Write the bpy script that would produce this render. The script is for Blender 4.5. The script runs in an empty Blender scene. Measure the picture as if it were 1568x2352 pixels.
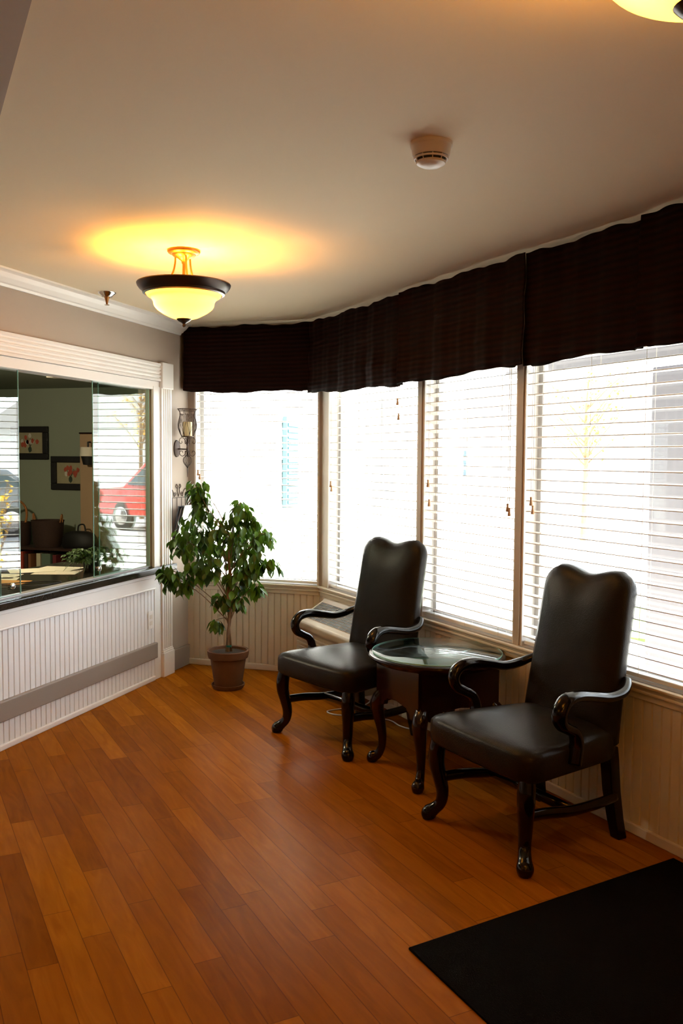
import bpy, bmesh, math, random
from mathutils import Vector, Matrix
random.seed(7)
SC = bpy.context.scene
COL = SC.collection
PI = math.pi
# ------------------------------------------------------------------ camera
cam_d = bpy.data.cameras.new('camera'); cam = bpy.data.objects.new('camera', cam_d); COL.objects.link(cam)
F_PX = 2050.278
yaw, pit, rol = math.radians(17.907), math.radians(3.438), math.radians(0.424)
Fv = Vector((-math.sin(yaw)*math.cos(pit), math.cos(yaw)*math.cos(pit), -math.sin(pit)))
Rv = Vector((math.cos(yaw), math.sin(yaw), 0)); Uv = Rv.cross(Fv)
R2 = Rv*math.cos(rol)+Uv*math.sin(rol); U2 = -Rv*math.sin(rol)+Uv*math.cos(rol)
mw = Matrix((R2, U2, -Fv)).transposed().to_4x4(); mw.translation = Vector((3.124, -5.962, 1.547))
cam.matrix_world = mw
cam_d.sensor_fit = 'VERTICAL'; cam_d.sensor_height = 24.0; cam_d.lens = 24.0*F_PX/2352
cam_d.clip_start = .05; cam_d.clip_end = 300
SC.camera = cam
# ------------------------------------------------------------------ view, world, sun
SC.view_settings.view_transform = 'Standard'; SC.view_settings.look = 'None'
SC.view_settings.exposure = 0.0; SC.view_settings.gamma = 1.0; SC.view_settings.use_curve_mapping = False
SKY = 12.5; SUN = 44.0
LAMP_W = 53.0; LAMP_COL = (1.0, .43, .055); FILL_W = 12.0
w = bpy.data.worlds.new('sky'); SC.world = w; w.use_nodes = True
bg = w.node_tree.nodes['Background']; bg.inputs[0].default_value = (.86, .93, 1, 1); bg.inputs[1].default_value = SKY
sd = bpy.data.lights.new('sun', 'SUN'); sd.energy = SUN; sd.color = (1, .93, .82); sd.angle = math.radians(1.5)
so = bpy.data.objects.new('sun', sd); COL.objects.link(so)
so.rotation_euler = Vector((.75, .08, .66)).to_track_quat('Z', 'Y').to_euler()
SC.cycles.use_denoising = True
SC.cycles.max_bounces = 10; SC.cycles.diffuse_bounces = 5; SC.cycles.glossy_bounces = 4
SC.cycles.transparent_max_bounces = 24; SC.cycles.transmission_bounces = 6
SC.cycles.sample_clamp_indirect = 6.0
SC.cycles.caustics_reflective = False; SC.cycles.caustics_refractive = False

# ------------------------------------------------------------------ node helpers, materials
def new_mat(name):
    m = bpy.data.materials.new(name); m.use_nodes = True
    nt = m.node_tree; b = nt.nodes['Principled BSDF']
    return m, nt, b
def c4(c): return (c[0], c[1], c[2], 1)
def pmat(name, col, rough=.5, metal=0., spec=.5, noise=0., nscale=8., bump=0., bscale=60., coat=0., stretch=None):
    m, nt, b = new_mat(name)
    b.inputs['Base Color'].default_value = c4(col); b.inputs['Roughness'].default_value = rough
    b.inputs['Metallic'].default_value = metal; b.inputs['Specular IOR Level'].default_value = spec
    if coat: b.inputs['Coat Weight'].default_value = coat; b.inputs['Coat Roughness'].default_value = .12
    tc = nt.nodes.new('ShaderNodeTexCoord'); mp = nt.nodes.new('ShaderNodeMapping')
    nt.links.new(tc.outputs['Object'], mp.inputs[0])
    if stretch: mp.inputs['Scale'].default_value = stretch
    n = nt.nodes.new('ShaderNodeTexNoise'); n.inputs['Scale'].default_value = nscale; n.inputs['Detail'].default_value = 4
    nt.links.new(mp.outputs[0], n.inputs['Vector'])
    mx = nt.nodes.new('ShaderNodeMix'); mx.data_type = 'RGBA'
    k = noise
    mx.inputs[6].default_value = c4([v*(1-k) for v in col]); mx.inputs[7].default_value = c4([min(1, v*(1+k)) for v in col])
    nt.links.new(n.outputs['Fac'], mx.inputs[0]); nt.links.new(mx.outputs[2], b.inputs['Base Color'])
    if bump:
        n2 = nt.nodes.new('ShaderNodeTexNoise'); n2.inputs['Scale'].default_value = bscale
        nt.links.new(mp.outputs[0], n2.inputs['Vector'])
        bp = nt.nodes.new('ShaderNodeBump'); bp.inputs['Strength'].default_value = bump; bp.inputs['Distance'].default_value = .003
        nt.links.new(n2.outputs['Fac'], bp.inputs['Height']); nt.links.new(bp.outputs[0], b.inputs['Normal'])
    return m
def glass_mat(name, tint=(1, 1, 1), ior=1.5, rough=0.0):
    m, nt, b = new_mat(name); nt.nodes.remove(b)
    out = nt.nodes['Material Output']
    t = nt.nodes.new('ShaderNodeBsdfTransparent'); t.inputs[0].default_value = c4(tint)
    g = nt.nodes.new('ShaderNodeBsdfGlossy'); g.inputs['Roughness'].default_value = rough
    lw = nt.nodes.new('ShaderNodeLayerWeight'); lw.inputs[0].default_value = .5      # Schlick reflectance, the same from both sides of the sheet
    pw = nt.nodes.new('ShaderNodeMath'); pw.operation = 'POWER'; pw.inputs[1].default_value = 5.0; nt.links.new(lw.outputs['Facing'], pw.inputs[0])
    f0 = ((ior-1)/(ior+1))**2
    f = nt.nodes.new('ShaderNodeMath'); f.operation = 'MULTIPLY_ADD'; f.inputs[1].default_value = 1-f0; f.inputs[2].default_value = f0; nt.links.new(pw.outputs[0], f.inputs[0])
    mx = nt.nodes.new('ShaderNodeMixShader')
    nt.links.new(f.outputs[0], mx.inputs[0]); nt.links.new(t.outputs[0], mx.inputs[1]); nt.links.new(g.outputs[0], mx.inputs[2])
    nt.links.new(mx.outputs[0], out.inputs[0])
    return m
def floor_mat():
    m, nt, b = new_mat('oak_planks'); N = nt.nodes.new; L = nt.links.new
    tc = N('ShaderNodeTexCoord'); mp = N('ShaderNodeMapping'); mp.inputs['Rotation'].default_value = (0, 0, PI/4)
    L(tc.outputs['Object'], mp.inputs[0]); sp = N('ShaderNodeSeparateXYZ'); L(mp.outputs[0], sp.inputs[0])
    def M(op, a, b_=None, c=None):
        n = N('ShaderNodeMath'); n.operation = op
        for i, v in enumerate((a, b_, c)):
            if v is None: continue
            if isinstance(v, (int, float)): n.inputs[i].default_value = v
            else: L(v, n.inputs[i])
        return n.outputs[0]
    W, LN = .092, .85
    ty = M('DIVIDE', sp.outputs['Y'], W); row = M('FLOOR', ty); fy = M('FRACT', ty)
    wn = N('ShaderNodeTexWhiteNoise'); wn.noise_dimensions = '1D'; L(row, wn.inputs['W'])
    tx = M('ADD', M('DIVIDE', sp.outputs['X'], LN), M('MULTIPLY', wn.outputs['Value'], 7.3))
    cx = M('FLOOR', tx); fx = M('FRACT', tx)
    cb = N('ShaderNodeCombineXYZ'); L(row, cb.inputs[0]); L(cx, cb.inputs[1])
    w2 = N('ShaderNodeTexWhiteNoise'); w2.noise_dimensions = '2D'; L(cb.outputs[0], w2.inputs['Vector'])
    # grain
    cg = N('ShaderNodeCombineXYZ')
    L(M('MULTIPLY', sp.outputs['X'], 2.2), cg.inputs[0]); L(M('MULTIPLY', sp.outputs['Y'], 16), cg.inputs[1]); L(M('MULTIPLY', w2.outputs['Value'], 40), cg.inputs[2])
    n1 = N('ShaderNodeTexNoise'); n1.inputs['Scale'].default_value = 1.6; n1.inputs['Detail'].default_value = 6; n1.inputs['Distortion'].default_value = 1.2; L(cg.outputs[0], n1.inputs['Vector'])
    ramp = N('ShaderNodeValToRGB'); e = ramp.color_ramp.elements
    e[0].position = 0; e[0].color = (.20, .056, .003, 1); e[1].position = 1; e[1].color = (.48, .172, .010, 1)
    mid = ramp.color_ramp.elements.new(.5); mid.color = (.315, .098, .005, 1)
    L(M('ADD', M('MULTIPLY', w2.outputs['Value'], .52), M('MULTIPLY', M('SUBTRACT', n1.outputs['Fac'], .3), .75)), ramp.inputs[0])
    gy = M('MINIMUM', fy, M('SUBTRACT', 1, fy)); gx = M('MINIMUM', fx, M('SUBTRACT', 1, fx))
    line = M('MAXIMUM', M('LESS_THAN', gy, .014), M('LESS_THAN', gx, .0016))
    mx = N('ShaderNodeMix'); mx.data_type = 'RGBA'; L(M('MULTIPLY', line, .6), mx.inputs[0]); L(ramp.outputs[0], mx.inputs[6]); mx.inputs[7].default_value = (.07, .02, .005, 1)
    L(mx.outputs[2], b.inputs['Base Color'])
    n3 = N('ShaderNodeTexNoise'); n3.inputs['Scale'].default_value = 3; L(mp.outputs[0], n3.inputs['Vector'])
    bp = N('ShaderNodeBump'); bp.inputs['Strength'].default_value = .25; bp.inputs['Distance'].default_value = .002
    L(M('SUBTRACT', M('MULTIPLY', n1.outputs['Fac'], .25), line), bp.inputs['Height']); 
    nt.nodes.remove(b)                                # matte wood with a thin satin sheen that grows towards grazing view
    df = N('ShaderNodeBsdfDiffuse'); L(mx.outputs[2], df.inputs[0]); L(bp.outputs[0], df.inputs['Normal'])
    gl = N('ShaderNodeBsdfGlossy'); gl.inputs[0].default_value = (1, .86, .72, 1); gl.inputs['Roughness'].default_value = .27; L(bp.outputs[0], gl.inputs['Normal'])
    lw = N('ShaderNodeLayerWeight'); lw.inputs[0].default_value = .5
    fac = M('MULTIPLY_ADD', M('POWER', lw.outputs['Facing'], 4.0), .10, .004)
    ms = N('ShaderNodeMixShader'); L(fac, ms.inputs[0]); L(df.outputs[0], ms.inputs[1]); L(gl.outputs[0], ms.inputs[2])
    L(ms.outputs[0], nt.nodes['Material Output'].inputs[0])
    return m
def valance_mat():
    m, nt, b = new_mat('burgundy_ribbed_fabric'); N = nt.nodes.new; L = nt.links.new
    tc = N('ShaderNodeTexCoord'); sp = N('ShaderNodeSeparateXYZ'); L(tc.outputs['Object'], sp.inputs[0])
    wv = N('ShaderNodeTexWave'); wv.bands_direction = 'Z'; wv.inputs['Scale'].default_value = 11; wv.inputs['Distortion'].default_value = .6; wv.inputs['Detail'].default_value = 1
    L(tc.outputs['Object'], wv.inputs['Vector'])
    mx = N('ShaderNodeMix'); mx.data_type = 'RGBA'; mx.inputs[6].default_value = (.004, .001, .001, 1); mx.inputs[7].default_value = (.014, .003, .0025, 1)
    L(wv.outputs['Fac'], mx.inputs[0]); L(mx.outputs[2], b.inputs['Base Color'])
    b.inputs['Roughness'].default_value = .9; b.inputs['Specular IOR Level'].default_value = .15
    bp = N('ShaderNodeBump'); bp.inputs['Strength'].default_value = .5; bp.inputs['Distance'].default_value = .006
    L(wv.outputs['Fac'], bp.inputs['Height']); L(bp.outputs[0], b.inputs['Normal'])
    return m
def bowl_mat():
    m, nt, b = new_mat('frosted_lamp_glass'); N = nt.nodes.new; L = nt.links.new
    nt.nodes.remove(b); out = nt.nodes['Material Output']
    t = N('ShaderNodeBsdfTranslucent'); t.inputs[0].default_value = (.30, .235, .12, 1)
    d = N('ShaderNodeBsdfDiffuse'); d.inputs[0].default_value = (.9, .8, .6, 1)
    m1 = N('ShaderNodeMixShader'); m1.inputs[0].default_value = .3; L(t.outputs[0], m1.inputs[1]); L(d.outputs[0], m1.inputs[2])
    em = N('ShaderNodeEmission'); em.inputs[0].default_value = (1, .33, .05, 1); em.inputs[1].default_value = 1.0
    ad = N('ShaderNodeAddShader'); L(m1.outputs[0], ad.inputs[0]); L(em.outputs[0], ad.inputs[1]); L(ad.outputs[0], out.inputs[0])
    return m
M = {}
M['floor'] = floor_mat()
M['ceiling'] = pmat('ceiling_paint', (.82, .69, .49), .85, noise=.02, nscale=2, bump=.05, bscale=120)
M['wall'] = pmat('taupe_wall_paint', (.41, .335, .27), .8, noise=.03, nscale=3)
M['trim'] = pmat('white_gloss_trim', (.84, .81, .77), .35, noise=.02, nscale=5)
M['bead'] = pmat('white_beadboard_paint', (.82, .82, .82), .4, noise=.04, nscale=2.5)
M['cream'] = pmat('cream_wainscot_paint', (.70, .62, .48), .45, noise=.03, nscale=3)
M['band'] = pmat('taupe_bumper', (.28, .235, .20), .5, noise=.03)
M['stone'] = pmat('dark_laminate', (.020, .016, .012), .14, spec=.3, noise=.4, nscale=90)
M['post'] = pmat('cream_window_post', (.52, .43, .32), .5, noise=.03)
M['alu'] = pmat('grey_aluminium', (.42, .40, .38), .45, metal=.3, noise=.03)
M['blind'] = pmat('white_vinyl_slat', (.86, .84, .80), .4, noise=.01)
M['cord'] = pmat('blind_cord', (.75, .68, .58), .7, noise=.02)
M['tassel'] = pmat('wooden_tassel', (.52, .30, .14), .5, noise=.1)
M['glass'] = glass_mat('window_glass', (.97, .985, .98))
M['pane'] = glass_mat('sliding_pane_glass', (.93, .97, .95), 2.2)
M['glass_edge'] = pmat('green_glass_edge', (.30, .62, .55), .15, noise=.05)
M['valance'] = valance_mat()
M['leather'] = pmat('dark_olive_leather', (.013, .009, .006), .33, spec=.12, noise=.2, nscale=25, bump=.25, bscale=220)
M['mahogany'] = pmat('black_mahogany', (.004, .0025, .0025), .14, spec=.25, noise=.4, nscale=10, coat=.15, stretch=(1, 1, .2))
M['tablewood'] = pmat('red_mahogany', (.012, .0025, .0015), .2, spec=.3, noise=.4, nscale=9, coat=.1, stretch=(1, 1, .2))
M['terracotta'] = pmat('weathered_terracotta', (.12, .052, .020), .85, noise=.35, nscale=14, bump=.4, bscale=50)
M['soil'] = pmat('potting_soil', (.03, .02, .012), 1, noise=.5, nscale=60, bump=1, bscale=90)
M['bark'] = pmat('ficus_bark', (.20, .12, .06), .8, noise=.3, nscale=30)
M['tie'] = pmat('green_plant_tie', (.0, .12, .09), .6, noise=.1)
M['iron'] = pmat('bronze_wrought_iron', (.05, .028, .018), .45, metal=.6, noise=.2, nscale=20)
M['bronze'] = pmat('oiled_bronze', (.030, .014, .008), .35, metal=.5, noise=.2, nscale=20)
M['brass'] = pmat('antique_brass', (.34, .15, .04), .35, metal=.8, noise=.15, nscale=20)
M['bowl'] = bowl_mat()
M['chrome'] = pmat('chrome', (.6, .55, .5), .2, metal=1, noise=.05)
M['plastic'] = pmat('ivory_plastic', (.74, .67, .58), .4, noise=.02)
M['black'] = pmat('black_recess', (.008, .007, .006), .6, noise=.1)
M['ac'] = pmat('beige_metal_housing', (.42, .35, .25), .45, noise=.03)
M['mat'] = pmat('black_rubber_mat', (.0025, .002, .0025), .95, spec=.05, noise=.3, nscale=60, bump=.5, bscale=300)
M['wax'] = pmat('ivory_wax', (.75, .62, .33), .5, noise=.05)
M['magazine'] = pmat('magazine_cover', (.72, .74, .78), .25, noise=.15, nscale=12)
M['magdark'] = pmat('dark_magazine_cover', (.03, .035, .05), .3, noise=.3, nscale=12)
M['office'] = pmat('sage_office_wall', (.29, .33, .245), .8, noise=.03)
M['paper'] = pmat('paper', (.78, .72, .58), .7, noise=.03)
M['envelope'] = pmat('orange_envelope', (.65, .30, .05), .7, noise=.03)
M['darkwood'] = pmat('dark_bookcase_wood', (.035, .014, .008), .5, noise=.3, nscale=12)
M['wicker'] = pmat('dark_wicker', (.040, .018, .010), .8, noise=.4, nscale=70, bump=1, bscale=120)
M['handle'] = pmat('cane_handle', (.35, .14, .03), .6, noise=.1)
M['beige'] = pmat('beige_laminate', (.42, .28, .16), .6, noise=.04)
M['canvas'] = pmat('painted_canvas_ground', (.36, .32, .19), .8, noise=.25, nscale=9)
M['red_paint'] = pmat('red_oil_paint', (.42, .08, .04), .7, noise=.4, nscale=40)
M['white_paint'] = pmat('white_oil_paint', (.62, .58, .48), .7, noise=.2, nscale=40)
M['green_paint'] = pmat('green_oil_paint', (.03, .05, .03), .7, noise=.3, nscale=40)
M['fern'] = pmat('fern_green', (.07, .13, .03), .5, noise=.5, nscale=20)
M['yellow'] = pmat('yellow_blossom', (.85, .50, .03), .6, noise=.3, nscale=20)
M['carred'] = pmat('red_car_paint', (.55, .04, .03), .25, noise=.02, coat=.6)
M['cargrey'] = pmat('grey_car_paint', (.12, .13, .15), .25, noise=.02, coat=.6)
M['tyre'] = pmat('tyre_rubber', (.02, .02, .02), .8, noise=.1)
M['carglass'] = pmat('car_window_glass', (.03, .05, .06), .08, noise=.05)
M['siding'] = pmat('white_siding', (.84, .84, .82), .7, noise=.02)
M['shutter'] = pmat('teal_shutter', (.035, .10, .12), .6, noise=.05)
M['roof'] = pmat('grey_shingles', (.16, .15, .15), .9, noise=.2, nscale=10)
M['concrete'] = pmat('pale_concrete', (.55, .53, .50), .9, noise=.12, nscale=1.2)
M['asphalt'] = pmat('asphalt', (.22, .22, .23), .9, noise=.15, nscale=6)
M['grass'] = pmat('lawn_grass', (.10, .22, .04), .9, noise=.4, nscale=25)
M['column'] = pmat('pale_grey_column', (.17, .17, .20), .7, noise=.03)
def leaf_mat():
    m, nt, b = new_mat('ficus_leaf'); N = nt.nodes.new; L = nt.links.new
    g = N('ShaderNodeNewGeometry')
    r = N('ShaderNodeValToRGB'); e = r.color_ramp.elements; e[0].color = (.016, .050, .005, 1); e[1].color = (.10, .22, .015, 1)
    L(g.outputs['Random Per Island'], r.inputs[0]); L(r.outputs[0], b.inputs['Base Color'])
    b.inputs['Roughness'].default_value = .35
    t = N('ShaderNodeBsdfTranslucent'); L(r.outputs[0], t.inputs[0])
    mx = N('ShaderNodeMixShader'); mx.inputs[0].default_value = .32
    L(b.outputs[0], mx.inputs[1]); L(t.outputs[0], mx.inputs[2]); L(mx.outputs[0], nt.nodes['Material Output'].inputs[0])
    return m
M['leaf'] = leaf_mat()

# ------------------------------------------------------------------ mesh helpers
class MB:
    def __init__(s, X=None): s.v = []; s.f = []; s.X = X
    def add(s, vs, fs):
        o = len(s.v)
        for v in vs:
            v = Vector(v)
            if s.X is not None: v = s.X @ v
            s.v.append(v)
        s.f += [[i+o for i in f] for f in fs]
    def box(s, x0, x1, y0, y1, z0, z1):
        s.add([(x, y, z) for x in (x0, x1) for y in (y0, y1) for z in (z0, z1)],
              [(0, 1, 3, 2), (4, 6, 7, 5), (0, 4, 5, 1), (2, 3, 7, 6), (0, 2, 6, 4), (1, 5, 7, 3)])
        return s
    def tube(s, pts, r, n=10, flat=None, cap=True, closed=False):
        pts = [Vector(p) for p in pts]; k = len(pts)
        rs = r if isinstance(r, (list, tuple)) else [r]*k
        up = None; rings = []
        for i, p in enumerate(pts):
            if closed: t = (pts[(i+1) % k]-pts[i-1])
            else: t = (pts[min(i+1, k-1)]-pts[max(i-1, 0)])
            t.normalize()
            if up is None:
                up = Vector((0, 0, 1)) if abs(t.z) < .9 else Vector((1, 0, 0))
            a = t.cross(up)
            if a.length < 1e-6: a = t.cross(Vector((0, 1, 0)))
            a.normalize(); b = a.cross(t); up = b
            fl = flat or (1, 1)
            rings.append([p+a*math.cos(2*PI*j/n)*rs[i]*fl[0]+b*math.sin(2*PI*j/n)*rs[i]*fl[1] for j in range(n)])
        vs = [v for rg in rings for v in rg]; fs = []
        for i in range(k if closed else k-1):
            i2 = (i+1) % k
            for j in range(n): fs.append((i*n+j, i*n+(j+1) % n, i2*n+(j+1) % n, i2*n+j))
        if cap and not closed: fs.append(tuple(range(n-1, -1, -1))); fs.append(tuple((k-1)*n+j for j in range(n)))
        s.add(vs, fs); return s
    def lathe(s, prof, c=(0, 0, 0), n=32, cap=True):
        vs = []; fs = []
        for r, z in prof:
            for j in range(n): vs.append((c[0]+r*math.cos(2*PI*j/n), c[1]+r*math.sin(2*PI*j/n), c[2]+z))
        for i in range(len(prof)-1):
            for j in range(n): fs.append((i*n+j, i*n+(j+1) % n, (i+1)*n+(j+1) % n, (i+1)*n+j))
        if cap:
            fs.append(tuple(range(n-1, -1, -1))); fs.append(tuple((len(prof)-1)*n+j for j in range(n)))
        s.add(vs, fs); return s
    def rings(s, rgs, cap=True):
        n = len(rgs[0]); vs = [v for r in rgs for v in r]; fs = []
        for i in range(len(rgs)-1):
            for j in range(n): fs.append((i*n+j, i*n+(j+1) % n, (i+1)*n+(j+1) % n, (i+1)*n+j))
        if cap: fs.append(tuple(range(n-1, -1, -1))); fs.append(tuple((len(rgs)-1)*n+j for j in range(n)))
        s.add(vs, fs); return s
    def prism(s, poly, z0, z1):
        n = len(poly)
        s.add([(x, y, z0) for x, y in poly]+[(x, y, z1) for x, y in poly],
              [tuple(range(n-1, -1, -1)), tuple(range(n, 2*n))]+[(i, (i+1) % n, n+(i+1) % n, n+i) for i in range(n)])
        return s
    def extr(s, poly, axis, a0, a1):
        """polygon in the plane across AXIS, extruded along it from a0 to a1. poly coords: x-axis -> (y,z); y-axis -> (x,z)"""
        n = len(poly)
        f = (lambda q, a: (a, q[0], q[1])) if axis == 'x' else (lambda q, a: (q[0], a, q[1]))
        s.add([f(q, a0) for q in poly]+[f(q, a1) for q in poly],
              [tuple(range(n-1, -1, -1)), tuple(range(n, 2*n))]+[(i, (i+1) % n, n+(i+1) % n, n+i) for i in range(n)])
        return s
    def build(s, name, mat, parent=None, smooth=False, bevel=0, seg=2, subsurf=0, **tags):
        me = bpy.data.meshes.new(name); me.from_pydata([tuple(v) for v in s.v], [], s.f); me.update()
        bm = bmesh.new(); bm.from_mesh(me); bmesh.ops.recalc_face_normals(bm, faces=bm.faces); bm.to_mesh(me); bm.free()
        me.materials.append(M[mat] if isinstance(mat, str) else mat)
        o = bpy.data.objects.new(name, me); COL.objects.link(o)
        if smooth:
            for p in me.polygons: p.use_smooth = True
            if smooth != 'all':
                try: me.set_sharp_from_angle(angle=math.radians(40))
                except Exception: pass
        if bevel:
            b = o.modifiers.new('bevel', 'BEVEL'); b.width = bevel; b.segments = seg; b.limit_method = 'ANGLE'
        if subsurf:
            b = o.modifiers.new('subsurf', 'SUBSURF'); b.levels = subsurf; b.render_levels = subsurf
        if parent is not None: o.parent = parent
        for k, v in tags.items(): o[k] = v
        return o
def thing(name, label, cat, loc=(0, 0, 0), rz=0, group=None):
    o = bpy.data.objects.new(name, None); COL.objects.link(o); o.location = loc; o.rotation_euler = (0, 0, rz)
    o.empty_display_size = .05
    o['label'] = label; o['category'] = cat
    if group: o['group'] = group
    return o
def tag(o, label, cat, group=None, kind=None):
    o['label'] = label; o['category'] = cat
    if group: o['group'] = group
    if kind: o['kind'] = kind
    return o
def struct(mb, name, mat, **k):
    o = mb.build(name, mat, **k); o['kind'] = 'structure'; return o
def copy_tree(o, parent=None):
    c = o.copy(); COL.objects.link(c); c.parent = parent
    for ch in list(o.children): copy_tree(ch, c)
    return c
def origin(o, loc, rz=0):
    o.location = loc; o.rotation_euler = (0, 0, rz); return o
def smoothpath(pts, k=6):
    """Catmull-Rom through points (tuples of any length)"""
    out = []; n = len(pts)
    for i in range(n-1):
        p0, p1, p2, p3 = pts[max(i-1, 0)], pts[i], pts[i+1], pts[min(i+2, n-1)]
        for j in range(k):
            t = j/k
            out.append(tuple(.5*(2*b+(c-a)*t+(2*a-5*b+4*c-d)*t*t+(-a+3*b-3*c+d)*t**3) for a, b, c, d in zip(p0, p1, p2, p3)))
    out.append(tuple(pts[-1])); return out
S2 = math.sqrt(.5)
XB = 1.05                                           # corner between the far wall and the angled wall
MBW = Matrix.Translation((XB, 0, 0)) @ Matrix.Rotation(-PI/4, 4, 'Z')   # x: along the angled wall, y: outwards
def Bp(s_, n, z=0):                                 # along the wall, INTO the room, up
    return Vector((XB+s_*S2-n*S2, -s_*S2-n*S2, z))
H = 2.5

# ------------------------------------------------------------------ room shell
XR, YB = 4.6, -9.0
SE = (XR-XB)/S2                                     # where the angled wall meets the right wall
fp = [(0, YB), (XR, YB), (XR, -(XR-XB)), (XB, 0), (0, 0)]
struct(MB().prism(fp, -.1, 0), 'floor', 'floor')
struct(MB().prism(fp, H, H+.1), 'ceiling', 'ceiling')
# dropped ceiling panel at the near left, its thin edge parallel to the angled wall
P0, P1 = Vector((1.919, -4.345)), Vector((1.435, -3.841)); d = (P1-P0).normalized()
a, b = P0-d*3.2, P1+d*1.42
struct(MB().prism([(a.x, a.y), (b.x, b.y), (.1, b.y-1.2), (.1, a.y)], H-.012, H-.0005), 'ceiling_panel', 'wall')
# left wall with the reception opening
T = .12; YO0, YO1, ZO0, ZO1 = -5.2, -.50, .775, 2.03
wl = MB(); wl.box(-T, 0, YB, YO0, 0, H); wl.box(-T, 0, YO1, 0, 0, H); wl.box(-T, 0, YO0, YO1, 0, ZO0-.03); wl.box(-T, 0, YO0, YO1, ZO1, H)
struct(wl, 'wall_left', 'wall')
# far wall with window A
ZS, ZT = .64, 2.25
wa = MB(); wa.box(-T, .05, 0, T, 0, H); wa.box(1.03, XB+.05, 0, T, 0, H); wa.box(.05, 1.03, 0, T, 0, ZS-.02); wa.box(.05, 1.03, 0, T, ZT, H)
struct(wa, 'wall_far', 'wall')
OPN = [(.10, 1.275), (1.33, 2.185), (2.235, 3.45)]
wb = MB(MBW); e0 = 0
for a0, a1 in OPN:
    wb.box(e0, a0, 0, T, 0, H) if e0 == 0 else wb.box(e0, a0, 0, T, ZS-.02, ZT)
    wb.box(a0, a1, 0, T, 0, ZS-.02); wb.box(a0, a1, 0, T, ZT, H)
    if e0: wb.box(e0, a0, 0, T, 0, ZS-.02); wb.box(e0, a0, 0, T, ZT, H)
    e0 = a1
wb.box(e0, SE+.1, 0, T, 0, H)
struct(wb, 'wall_angled', 'post')
struct(MB().box(XR, XR+T, YB, -(XR-XB), 0, H), 'wall_right', 'wall')
struct(MB().box(-T, XR+T, YB-T, YB, 0, H), 'wall_back', 'wall')
# entrance door in the angled wall beyond the frame, next to the mat
dr = struct(MB(MBW).box(3.72, 4.68, -.03, .0, 0, 2.1), 'door_1', 'darkwood', bevel=.004)
MB(MBW).box(3.64, 3.72, -.04, 0, 0, 2.18).box(4.68, 4.76, -.04, 0, 0, 2.18).box(3.64, 4.76, -.04, 0, 2.1, 2.18).build('door_casing', 'trim', dr)
MB(MBW).lathe([(.0, 0), (.028, .0), (.028, .03), (.0, .05)], (3.8, -.07, 1.0), 16).build('door_knob', 'brass', dr, smooth=True)

# beadboard
def beadboard(mb, a0, a1, z0, z1, proj, pitch=.045):
    """strip along local x, its face at y=-proj (room side at -y), narrow grooves with a bead"""
    xs = []; x = a0
    while x < a1-.002:
        xs += [(x, 0), (min(x+pitch-.009, a1), 0), (min(x+pitch-.007, a1), .004), (min(x+pitch-.0045, a1), .0005), (min(x+pitch-.002, a1), .004)]
        x += pitch
    xs.append((a1, 0))
    pts = [(a, -proj+dy) for a, dy in xs]
    n = len(pts)
    vs = [(a, y, z0) for a, y in pts]+[(a, y, z1) for a, y in pts]+[(a0, 0, z0), (a1, 0, z0), (a0, 0, z1), (a1, 0, z1)]
    fs = [(i, i+1, n+i+1, n+i) for i in range(n-1)]+[(0, n, 2*n+2, 2*n), (n-1, 2*n+1, 2*n+3, 2*n-1)]
    mb.add(vs, fs); return mb
MLW = Matrix.Rotation(PI/2, 4, 'Z')                 # local x -> +y, local y -> -x (into the wall)
struct(beadboard(MB(MLW), YO0, -.53, .0, .70, .012), 'trim_reception_beadboard', 'bead')
struct(MB(MLW).box(YO0, -.53, -.024, 0, .645, .735).box(YO0, -.53, -.034, 0, .72, .745).box(YO0, -.53, -.03, 0, .636, .648), 'trim_cap_rail', 'trim', bevel=.004)
struct(MB(MLW).box(YO0, -.515, -.034, 0, .154, .264), 'trim_bumper_rail', 'band', bevel=.006)
struct(MB(MLW).box(YO0, -.53, -.026, 0, 0, .03), 'trim_shoe_left', 'trim', bevel=.005)
struct(MB(MLW).box(-.30, 0, -.014, 0, 0, .15), 'baseboard_left', 'band', bevel=.004)
# jamb board and fluted post
struct(MB(MLW).box(-.53, -.44, -.016, 0, 0, 2.03), 'trim_jamb_board', 'trim', bevel=.002)
def flutes(w0, w1, nf, base, hgt):
    """profile across a fluted casing: (w, depth) going from w0 to w1"""
    pts = [(w0, 0), (w0, -base)]; W = (w1-w0); m_ = .012; fw = (W-2*m_)/nf
    for i in range(nf):
        c = w0+m_+fw*(i+.5)
        for k in range(7):
            t = PI*k/6; pts.append((c-math.cos(t)*fw*.36, -base+math.sin(t)*hgt))
    pts += [(w1, -base), (w1, 0)]; return pts
post = MB(MLW); post.prism(flutes(-.44, -.30, 4, .028, .011), .19, 2.02)
struct(post, 'trim_fluted_post', 'trim', smooth=True)
struct(MB(MLW).box(-.445, -.292, -.042, 0, 0, .17).box(-.443, -.295, -.036, 0, .17, .185).box(-.441, -.298, -.032, 0, .185, .195), 'trim_plinth_block', 'trim', bevel=.004)
struct(MB(MLW).box(-.445, -.290, -.040, 0, 2.02, 2.20), 'trim_corner_block', 'trim', bevel=.005)
hd = MB(); hp = flutes(2.068, 2.19, 4, .026, .010)
hd.extr([(-y, z) for z, y in hp], 'y', YO0, -.445)
struct(hd, 'trim_header_casing', 'trim', smooth=True)
struct(MB(MLW).box(YO0, -.44, -.012, .10, 2.008, 2.066), 'trim_header_track', 'trim', bevel=.003)
# crown
cr = [(0, 2.425), (.012, 2.425), (.018, 2.437), (.03, 2.442), (.055, 2.462), (.075, 2.482), (.085, 2.486), (.10, 2.49), (.10, 2.5), (0, 2.5)]
struct(MB().extr(cr, 'y', YB, -.13), 'trim_crown', 'trim')
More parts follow.
